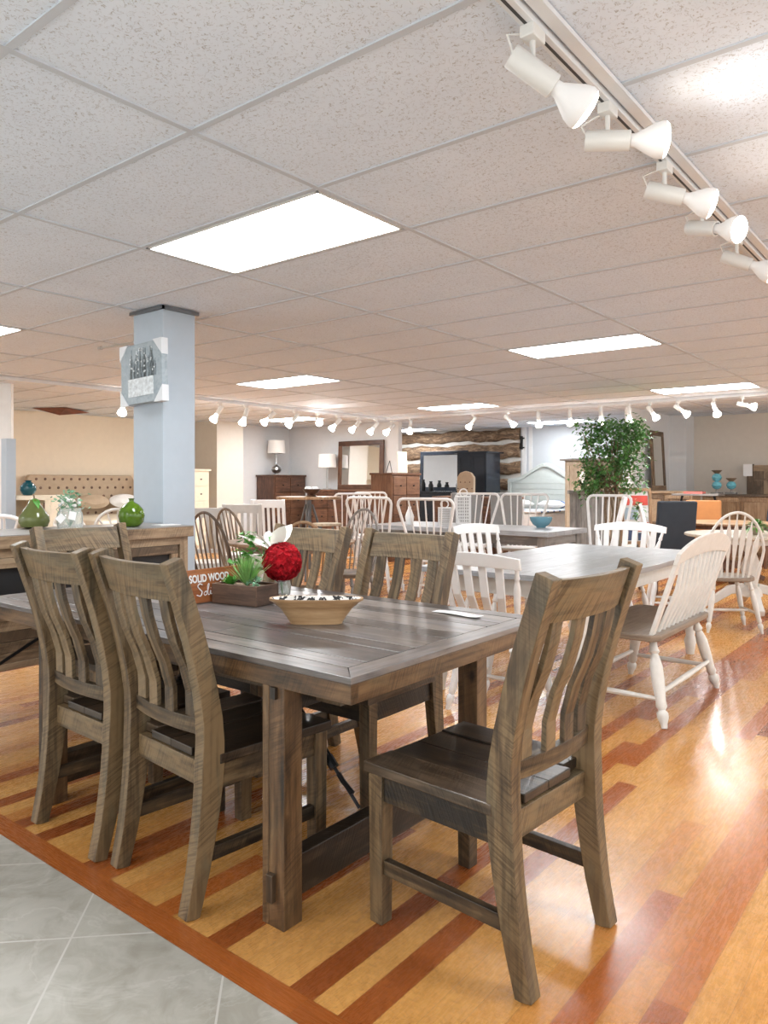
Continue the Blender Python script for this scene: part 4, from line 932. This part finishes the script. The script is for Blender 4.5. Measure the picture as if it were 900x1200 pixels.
# ------------------------------------------------------------ long dark table with white fan chairs
rect_table('long_table','long dark table with grey top carrying the lanterns and blue bowl',-5.85,-3.43,7.0,7.98,.76,M['greytop'],M['greywood'],leg='square',th=.05)
G='white flared spindle-back chairs at the long table'
fan_chair('white flared spindle-back chair, left of the two on the near side of the long table',(aty(444,6.75),6.78),YAW*.35,G,M['white'],top=1.10)
fan_chair('white flared spindle-back chair, right of the two on the near side of the long table',(aty(508,6.6),6.6),YAW*.5,G,M['white'],top=1.10,wt=.60)
fan_chair('white flared spindle-back chair on the far side behind the tall lantern',(aty(549,8.3),8.3),R(180)+YAW*.3,G,M['white'],top=1.12,wt=.62)
fan_chair('white flared spindle-back chair on the far side behind the blue bowl',(aty(606,8.35),8.35),R(180)+YAW*.3,G,M['white'],top=1.12,wt=.62)
fan_chair('white flared spindle-back chair at the right end of the long table',at(694,7.9),YAW+R(75),G,M['white'],top=1.11,wt=.56)
fan_chair('white flared spindle-back chair turned the other way beside the long table end chair',at(706,8.35),YAW+R(150),G,M['white'],top=1.12,wt=.5)
fan_chair('white flared spindle-back chair farthest left, by the metal-legged bar table',at(406,11.0),YAW+R(20),G,M['white'],top=1.11,wt=.56)
fan_chair('white flared spindle-back chair just right of the farthest left one',at(432,11.6),YAW+R(5),G,M['white'],top=1.12,wt=.5)
def lantern(label,px,D,h,r):
    a=at(px,D); t=thing('lantern',label,'lantern',(a[0],a[1],.761),YAW,'white lattice lanterns'); n=6; k=9
    mb=MB(); s=r
    for (x,y) in ((-s,-s),(s,-s),(s,s),(-s,s)): mb.box((x,y,h/2),(.008,.008,h))
    for f_ in range(4):
        rt=Matrix.Rotation(f_*PI/2,3,'Z')
        for i in range(1,n): 
            x=-s+2*s*i/n; mb.box(rt@Vector((x,-s,h/2)),(.006,.004,h) if f_%2==0 else (.004,.006,h))
        for j_ in range(k+1):
            z=.004+(h-.008)*j_/k; mb.box(rt@Vector((0,-s,z)),(2*s,.004,.007) if f_%2==0 else (.004,2*s,.007))
    mb.build('lattice',M['white'],t); MB().b2(-s-.006,s+.006,-s-.006,s+.006,h,h+.012).build('lid',M['white'],t)
    MB().tube([(.045*math.cos(a_),0,h+.05+.045*math.sin(a_)) for a_ in [2*PI*i/16 for i in range(16)]],.008,6,closed=True).build('ring_handle',M['white'],t,smooth=True)
lantern('tall white lattice lantern on the long table',543,8.75,.34,.078)
lantern('short white lattice lantern left of the tall one on the long table',521,8.95,.20,.07)
a=at(634,8.45); v=tag(MB().lathe([(.05,0),(.055,.012),(.09,.035),(.12,.08),(.128,.118),(.122,.118),(.112,.08),(.08,.04),(.0001,.028)],seg=32).build('bowl',M['blue'],smooth=True,loc=(a[0],a[1],.761)),'blue ceramic bowl on the long grey-topped table','bowl')
v=tag(MB().lathe([(.03,0),(.045,.02),(.055,.10),(.03,.17),(.018,.2),(.02,.22),(.0001,.22)],seg=20).build('white_bottle',M['white'],smooth=True,loc=(*at(480,9.0),.761)),'white tapered bottle vase on the long table, left of the lanterns','vase')
# ------------------------------------------------------------ bar table, bowl, stool
a=at(362,9.9); t=thing('bar_table','round wooden-topped bar table with grey metal legs before the brown chest','table',(a[0],a[1],0),YAW)
MB().lathe([(.42,1.05),(.43,1.055),(.43,1.085),(.0001,1.085)],seg=40).build('tabletop',M['oak'],t,smooth=True)
MB().tube([(0,0,.12),(0,0,1.05)],.035,12).build('post',M['greymetal'],t)
for k in range(3):
    an=k*2*PI/3+.5; MB().tube([(.05*math.cos(an),.05*math.sin(an),.98),(.36*math.cos(an),.36*math.sin(an),.0)],.016,8).build('leg',M['greymetal'],t)
v=thing('fruit_bowl','brown footed bowl of white ornaments on the bar table','bowl',(a[0]+.05,a[1]+.0,1.086))
MB().lathe([(.06,0),(.07,.01),(.03,.03),(.09,.055),(.12,.10),(.114,.10),(.08,.065),(.0001,.05)],seg=28).build('bowl_body',M['brown'],v,smooth=True)
for k in range(7):
    an=k; MB().lathe([(.0001,-.03),(.025,-.018),(.03,0),(.025,.018),(.0001,.03)],(.065*math.cos(an),.065*math.sin(an),.105),10).build('ornament',M['bedding'],v,smooth=True)
a=at(383,9.2); t=thing('bar_stool','metal-legged stool with round pale seat beside the bar table','stool',(a[0],a[1],0))
MB().lathe([(.17,.74),(.18,.745),(.18,.77),(.0001,.77)],seg=28).build('seat',M['tan'],t,smooth=True)
for k in range(4):
    an=k*PI/2; MB().tube([(.1*math.cos(an),.1*math.sin(an),.74),(.22*math.cos(an),.22*math.sin(an),0)],.011,8).build('leg',M['greymetal'],t)
# ------------------------------------------------------------ left corner chests, lamps, mirror
case('chest_of_drawers','dark brown chest against the far left white wall, carrying the round-based lamp','chest of drawers',-11.68,-11.15,10.42,11.36,1.43,M['brown'],'+x',2,4)
lamp('white-shaded lamp with silver round base on the chest at the far left wall',(-11.42,10.75,1.43))
case('dresser','low brown dresser under the brown framed mirror','dresser',-10.75,-9.0,10.95,11.38,1.13,M['brown'],'-y',3,3)
frame_mirror('framed_mirror','large square mirror in a brown wooden frame against the white partition wall',(-9.62,11.30,1.13),1.18,.98,0,R(-2),M['brown'],.10)
lamp('white-shaded lamp in front of the left side of the brown framed mirror',(-10.35,11.15,1.13),'stick')
case('chest_of_drawers','reddish brown chest with a paper board on top, left of the log wall','chest of drawers',-7.82,-7.36,9.45,10.25,1.43,M['brown'],'+x',2,4)
v=thing('leaning_board','narrow cream board leaning on the reddish brown chest','board',(-7.5,9.92,1.432),R(60)); v.rotation_euler=(R(-8),0,R(50)); MB().b2(-.085,.085,-.01,.01,0,.36).build('panel',M['cream'],v,bevel=.004); MB().b2(-.05,.05,-.014,-.0102,.05,.31).build('strip',M['paper'],v)
v=thing('open_book','open black hinged easel on the left edge of the reddish brown chest','easel',(-7.55,9.58,1.432)); MB().tube([(0,-.04,0),(0,.06,.2)],.006,6).tube([(0,.12,0),(0,.06,.2)],.006,6).build('easel_frame',M['blackmetal'],v)
case('buffet','long dark brown buffet behind the white spindle chairs','buffet',-6.9,-5.5,9.95,10.4,1.05,M['brown'],'-y',3,2,cornice=.03)
# ------------------------------------------------------------ black bedroom set before the log wall
case('dresser','black dresser below the black framed mirror before the log wall','dresser',-10.15,-8.75,13.45,13.95,1.08,M['blackgloss'],'-y',3,3)
frame_mirror('framed_mirror','black framed mirror standing on the black dresser before the log wall',(-9.38,13.9,1.08),1.28,.90,0,R(-2),M['blackgloss'],.09)
case('armoire','glossy black armoire right of the black framed mirror','armoire',-8.66,-7.92,13.35,13.95,1.92,M['blackgloss'],'-y',2,1,doors=True,cornice=.06)
v=thing('tufted_headboard','cream tufted headboard standing in front of the black armoire','headboard',(-8.16,12.95,0)); MB().prism([(-.2,0),(.2,0),(.2,1.38),(.13,1.47),(0,1.51),(-.13,1.47),(-.2,1.38)],-.04,.04,'y').build('panel',M['tuft'],v,bevel=.015)
mb=MB()
for r_ in range(7):
    for c_ in range(3+(r_%2)): MB().lathe([(.015,0),(.012,.008),(.0001,.011)],((c_-(1 if r_%2==0 else 1.5))*.11,-.041,.5+r_*.13),8,mat=dirmat((0,-1,0))).build('button',M['brown'],v)
for (px,h,lb,mt) in ((496,.26,'slim black vase on the black dresser, left end','black'),(505,.22,'shorter black vase beside the slim one on the black dresser','black'),(537,.24,'clear glass vase on the right of the black dresser','glass')):
    tag(MB().lathe([(.04,0),(.05,.03),(.055,h*.6),(.03,h*.85),(.04,h),(.034,h),(.025,h*.85),(.045,h*.6),(.0001,.02)],seg=20).build('vase',M[mt],smooth=True,loc=(aty(px,13.6),13.6,1.081)),lb,'vase')
# bed with arched white headboard
bed=thing('bed','bed with pale arched planked headboard and striped bedding at the back wall','bed',(-6.98,13.1,0))
hp=[(-.86,0),(.86,0),(.86,1.32)]+[(.86-1.72*i/24,1.34+.34*math.exp(-((i-12)/5.2)**2*.7)) for i in range(0,25)]+[(-.86,1.32)]
MB().prism(hp,1.02,1.08,'y',g=0).build('headboard',M['headboard'],bed,bevel=.006)
mb=MB()
for i in range(8): mb.b2(-.74,.74,1.0,1.02,.45+i*.115,.45+i*.115+.108,g=0)
for i in range(24):
    x0=.86-1.72*i/24;x1=.86-1.72*(i+1)/24; z_0=1.34+.34*math.exp(-((i-12)/5.2)**2*.7)-.05; z_1=1.34+.34*math.exp(-((i+1-12)/5.2)**2*.7)-.05; mb.sweep([(x0,1.0,z_0),(x1,1.0,z_1)],.04,.06,up=(0,1,0))
mb.b2(-.86,-.78,.99,1.02,0,1.3).b2(.78,.86,.99,1.02,0,1.3); mb.build('headboard_planks',M['headboard'],bed,bevel=.003)
MB().b2(-.8,.8,-.95,.99,.28,.72).build('mattress',M['bedding'],bed,bevel=.05)
MB().b2(-.84,.84,-1.0,.98,.12,.30).build('bed_frame',M['white'],bed)
m,nt,b=nodes('striped_fabric'); tc=N(nt,'ShaderNodeTexCoord'); sp=N(nt,'ShaderNodeSeparateXYZ'); nt.links.new(tc.outputs['Object'],sp.inputs[0])
nt.links.new(ramp(nt,mth(nt,'FRACT',mth(nt,'MULTIPLY',sp.outputs[1],4.0)),[(0,(.75,.75,.75)),(.72,(.10,.16,.33))],'CONSTANT'),b.inputs['Base Color']); b.inputs['Roughness'].default_value=.9; M['stripe']=m
MB().b2(-.83,.83,-.97,.35,.72,.75).build('striped_blanket',M['stripe'],bed,bevel=.015)
for (x,c_) in ((-.4,'bedding'),(.35,'stripe')):
    tag(MB().lathe([(.0001,-.09),(.2,-.07),(.32,-.01),(.33,.01),(.2,.08),(.0001,.095)],seg=24,sy=.7).build('pillow',M[c_],smooth=True,loc=(-6.98+x,13.75,.83)),('plain white' if c_=='bedding' else 'blue striped')+' pillow on the white arched bed','pillow')
case('armoire','beige armoire with paper tag on its door, behind the ficus tree','armoire',-5.58,-4.75,12.0,12.6,1.68,M['tan'],'-y',2,1,doors=True,cornice=.07,topm=M['greywood'])
tag(MB().b2(-5.28,-5.18,11.972,11.98,1.26,1.46).build('paper_tag',M['paper']),'white paper tag on the beige armoire door','paper tag')
# grey panels / chairs between
parsons('grey upholstered chair behind the white chair with the tall lantern',at(553,10.7),YAW+R(190),'grey upholstered chairs before the beds',M['greyfab'],top=1.12)
parsons('grey upholstered chair behind the white chair with the blue bowl',at(597,10.7),YAW+R(180),'grey upholstered chairs before the beds',M['greyfab'],top=1.12)
v=thing('plank_headboard','weathered grey plank headboard leaning behind the chair left of the ficus','headboard',(*at(690,9.9),0),YAW+R(8)); mb=MB()
for i in range(7): mb.b2(-.26+i*.075,-.26+i*.075+.072,-.015,.015,0,1.12,g=2)
mb.build('planks',M['greywood'],v,bevel=.003); MB().b2(-.29,.29,-.03,.03,1.12,1.17,g=0).build('cap_rail',M['greywood'],v,bevel=.004)
# ------------------------------------------------------------ ficus
a=at(716,9.3); fi=thing('ficus_tree','tall artificial ficus tree with green leaves, right of centre','tree',(a[0],a[1],0))
MB().lathe([(.14,0),(.17,.04),(.19,.28),(.17,.28),(.15,.05),(.0001,.05)],seg=28).build('pot',M['brown'],fi,smooth=True)
MB().lathe([(.168,.24),(.0001,.25)],seg=20).build('soil',M['bark'],fi)
rs=random.Random(3); mb=MB(); tips=[]
c3=lambda x,d,z:(*cw(x,d),z)
def br(p,q,r0,r1,w=.03):
    p,q=Vector(p),Vector(q); pts=[p+(q-p)*u+Vector((rs.uniform(-w,w),rs.uniform(-w,w),0))*(1 if 0<u<1 else 0) for u in (0,.25,.5,.75,1)]
    mb.tube(pts,[r0+(r1-r0)*u for u in (0,.25,.5,.75,1)],7)
br(c3(-.03,0,.2),c3(-.06,0,1.15),.022,.017); br(c3(.03,.02,.2),c3(.07,0,1.2),.020,.015); br(c3(0,0,.2),c3(.0,.02,1.1),.016,.012,.05)
for i in range(34):
    x,d,z=rs.gauss(0,.17),rs.gauss(0,.17),rs.uniform(1.15,1.98); tips.append(Vector(c3(x,d,z))); br(c3(rs.choice((-.06,.07)),0,rs.uniform(1.0,1.3)),c3(x,d,z),.009,.003,.02)
mb.build('trunk',M['bark'],fi,smooth=True)
mb=MB()
def leaf(c,s,mb):
    an=rs.uniform(0,6.28); d=Vector((math.cos(an),math.sin(an),rs.uniform(-1.1,.15))).normalized(); sd=d.cross(Vector((0,0,1))).normalized(); nn=sd.cross(d)
    mb.add([c,c+d*s*.45-sd*s*.27+nn*s*.08,c+d*s,c+d*s*.45+sd*s*.27+nn*s*.08,c+d*s*.5],[(0,1,4),(1,2,4),(2,3,4),(3,0,4)])
cl=[]
for i in range(125):
    an=rs.uniform(0,6.28); z=rs.uniform(1.18,2.02); u=(z-1.02)/1.0
    rad=(.27+.12*math.sin(u*2.6+.2))*math.sqrt(rs.uniform(.15,1)); cl.append((rad*math.cos(an)+(.06 if u>.6 else -.01),rad*math.sin(an),z))
cl+=[(-.33,0,2.03),(-.38,0,2.0),(.36,0,1.95),(.40,0,1.90),(-.37,0,1.55),(.30,-.05,.98),(.33,-.05,.9),(-.3,0,1.12)]
for (x,d,z) in cl:
    for q in range(30):
        leaf(Vector(c3(x+rs.gauss(0,.055),d+rs.gauss(0,.055),z+rs.gauss(0,.05))),rs.uniform(.05,.085),mb)
mb.build('foliage',M['ficus'],fi)
# poster in frame leaning
v=thing('framed_poster','framed poster with red, white and navy blocks leaning under the ficus','poster',(*at(748,9.9),0),YAW+R(6)); v.rotation_euler=(R(-4),0,YAW+R(6))
FW,FH=.44,1.20
mb=MB(); mb.b2(-FW/2,FW/2,0,.03,FH-.04,FH,g=0).b2(-FW/2,FW/2,0,.03,.45,.49,g=0).b2(-FW/2,-FW/2+.05,0,.03,0,FH-.04,g=2).b2(FW/2-.04,FW/2,0,.03,0,FH-.04,g=2); mb.build('frame',M['oak'],v)
MB().b2(-FW/2+.04,FW/2-.04,.012,.02,.49,FH-.04).build('poster_sheet',M['lightgrey'],v)
for (x0,x1,z0,z1,c_) in ((-.16,.17,.97,1.10,(.55,.06,.04)),(-.16,.03,.78,.94,(.30,.38,.45)),(.05,.17,.78,.94,(.6,.62,.62)),(-.16,-.0,.5,.74,(.04,.06,.13)),(.02,.17,.62,.74,(.5,.08,.06)),(.02,.17,.5,.6,(.03,.05,.10))):
    k='pc%d'%int(1000*c_[0]); M.setdefault(k,plain('poster_ink',c_,.5,var=.05)); MB().b2(x0,x1,.009,.0118,z0,z1).build('colour_block',M[k],v)
# ------------------------------------------------------------ right back
case('dresser','weathered brown dresser under the tall narrow mirror on the right','dresser',-4.2,-3.35,11.7,12.15,1.14,M['barn'],'-y',2,2,doors=True,cornice=.04)
frame_mirror('tall_mirror','tall narrow mirror in a weathered wooden frame leaning on the right partition wall',(-4.08,12.45,1.142),.62,.98,R(90),R(-3),M['barn'],.08)
t=thing('console_table','small black iron console table with grey top right of the weathered dresser','console table',(*at(818,10.8),0),0)
MB().b2(-.32,.32,-.18,.18,1.08,1.11,g=0).build('top_board',M['greywood'],t,bevel=.004)
for sx in (-1,1):
    MB().b2(sx*.27-.015,sx*.27+.015,-.15,.15,0,.02).build('foot',M['blackmetal'],t)
    MB().tube([(sx*.27,0,.02),(sx*.27,0,.4),(sx*.2,0,.6),(sx*.28,0,.85),(sx*.22,0,1.08)],.018,8).build('leg',M['blackmetal'],t)
MB().tube([(-.25,0,.5),(0,0,.72),(.25,0,.95)],.012,8).build('brace',M['blackmetal'],t)
tag(MB().b2(-.13,.13,-.09,.09,0,.03).build('book',plain('red_cover',(.5,.12,.10),.5),loc=(*at(814,10.8),1.111)),'flat red book on the small iron console table','book')
case('sideboard','long brown sideboard carrying the two aqua candle holders','sideboard',-3.55,-1.3,12.85,13.35,1.08,M['oak'],'-y',4,1,doors=True,cornice=.03,topm=M['barn'])
def candle(label,px,n,h):
    a=at(px,12.35); t=thing('candle_holder',label,'candle holder',(a[0],a[1],1.081),0,'aqua ball candle holders')
    MB().b2(-.08,.08,-.08,.08,0,.03).build('foot',M['greywood'],t,bevel=.004)
    z=.045
    MB().tube([(0,0,.03),(0,0,.10)],.02,10).build('stem',M['greywood'],t); z=.08
    for k in range(n): MB().lathe([(.025,z),(.06,z+.02),(.078,z+.065),(.06,z+.11),(.025,z+.13)],seg=20).build('ball',M['aqua'],t,smooth=True); z+=.13
    MB().lathe([(.03,z),(.04,z+.01),(.085,z+.05),(.08,z+.055),(.0001,z+.02)],seg=20).build('dish',M['barn'],t,smooth=True)
candle('taller aqua candle holder with two stacked balls on the long sideboard',840,2,.4)
candle('shorter aqua candle holder with one ball on the long sideboard',857,1,.3)
v=thing('slat_headboard','brown planked headboard standing behind the long sideboard at the right edge','headboard',(-2.3,13.6,0)); mb=MB()
mb.b2(-.72,-.62,-.03,.03,0,1.58,g=2).b2(.62,.72,-.03,.03,0,1.58,g=2).b2(-.62,.62,-.025,.025,1.46,1.56,g=0).b2(-.62,.62,-.025,.025,1.30,1.34,g=0)
mb.build('headboard_frame',M['barn'],v); mb=MB()
for i in range(8): mb.b2(-.62+i*.155,-.62+i*.155+.15,-.015,.015,.4,1.46,g=2)
mb.build('planks',M['barn'],v)
tag(MB().b2(-.07,.07,-.004,.004,-.1,.1).build('paper_tag',M['paper'],loc=(-3.0,13.55,1.48)),'white paper tag on the corner of the brown planked headboard','paper tag')
# ------------------------------------------------------------ left background
kb=thing('king_bed','bed with wide beige tufted headboard against the beige wall','bed',(-11.0,6.8,0))
MB().prism([(-.98,0),(.98,0),(.98,1.32),(.93,1.40),(-.93,1.40),(-.98,1.32)],-1.12,-1.0,'x').build('headboard',M['tuft'],kb,bevel=.03)
mb=MB()
for r_ in range(5):
    for c_ in range(12+(r_%2)): MB().lathe([(.024,0),(.02,.008),(.0001,.012)],(-1.0,(c_-(5.5 if r_%2==0 else 6))*.15,.75+r_*.145),8,mat=dirmat((1,0,0))).build('button',M['brown'],kb)
MB().b2(-1.0,1.0,-.95,.95,.2,.72).build('mattress',M['cream'],kb,bevel=.05)
for i,y in enumerate((-.6,0,.6)):
    tag(MB().lathe([(.0001,-.09),(.2,-.07),(.3,0),(.2,.08),(.0001,.095)],seg=24,sx=.45).build('pillow',M['tuft' if i==1 else 'bedding'],smooth=True,loc=(-11.7,6.8+y,.95)),('white cushion at the left side of the tufted bed','beige cushion in the middle of the tufted bed','white cushion at the right side of the tufted bed')[i],'cushion'); C.objects[-1].rotation_euler=(0,R(65),0)
case('chest_of_drawers','tall cream chest of drawers right of the pillar','chest of drawers',-11.72,-11.2,8.1,8.86,1.52,M['cream'],'+x',1,5,cornice=.03)
t=thing('open_cabinet','cream open cabinet with dark slanted rods behind the pear ornament','cabinet',(*at(42,8.2),0),YAW)
mb=MB(); mb.b2(-.24,.24,-.18,.18,1.08,1.13).b2(-.24,-.18,-.18,.18,0,1.08).b2(.18,.24,-.18,.18,0,1.08).b2(-.24,.24,.15,.18,.0,1.08).b2(-.24,.24,-.18,.18,.5,.53); mb.build('cabinet_body',M['cream'],t,bevel=.004)
MB().tube([(-.12,-.1,.53),(.02,-.1,1.0)],.02,8).tube([(.12,-.1,.53),(.15,-.1,1.05)],.02,8).build('rolled_rug',M['brown'],t)
tag(MB().lathe([(.04,0),(.06,.01),(.085,.06),(.08,.10),(.045,.14),(.03,.15),(.04,.165),(.0001,.165)],seg=24).build('teal_vase',M['teal'],smooth=True,loc=(*at(33,8.15),1.131)),'dark teal glazed vase on the cream open cabinet','vase')
tag(MB().b2(-.06,.06,-.05,.05,0,2.0-.26,g=2).build('post',M['pillar'],loc=(*at(10,8.0),0)),'grey blue upright post at the left photo edge','post')
tag(MB().b2(-.35,.35,-.03,.03,0,2.45,g=2).build('screen',M['white'],loc=(*at(-20,8.9),0)),'white wall panel at the left photo edge behind the grey blue post','panel'); C.objects[-1].rotation_euler=(0,0,YAW)
def sun_chair(label,loc,rz,group,mat):
    t=thing('sunburst_chair',label,'chair',loc,rz,group); base4(t,mat,M['tan'])
    rk=lambda z:-.18-.12*(z-.46)/.5
    pts=[(-.19,.46),(-.215,.62),(-.22,.78)]+[(-.22*math.cos(R(a)),.8+.2*math.sin(R(a))) for a in range(15,166,15)]+[(.22,.78),(.215,.62),(.19,.46)]
    MB().tube([(x,rk(z),z) for x,z in pts],.018,8).build('back_frame',mat,t,smooth=True)
    MB().tube([(.07*math.cos(R(a)),rk(.74+.07*math.sin(R(a))),.70+.07*math.sin(R(a))) for a in range(0,181,20)],.012,8).build('hub_arc',mat,t,smooth=True)
    MB().tube([(-.21,rk(.7),.70),(.21,rk(.7),.70)],.012,8).build('rail',mat,t)
    for a in (30,60,90,120,150):
        c_,s_=math.cos(R(a)),math.sin(R(a)); MB().tube([(.07*c_,rk(.72),.70+.07*s_),(.215*c_,rk(.95),.8+.2*s_)],.011,6).build('spoke',mat,t)
    return t
G='white round-backed chairs behind the barnwood sideboard'
sun_chair('white round-backed chair behind the sideboard at the left photo edge',at(14,6.3),YAW+R(15),G,M['white'])
sun_chair('white round-backed chair behind the jar and the round green vase',at(112,6.9),YAW+R(-30),G,M['antique'])
sun_chair('second white round-backed chair, nearer the pillar behind the round green vase',at(138,7.9),YAW+R(20),G,M['antique'])
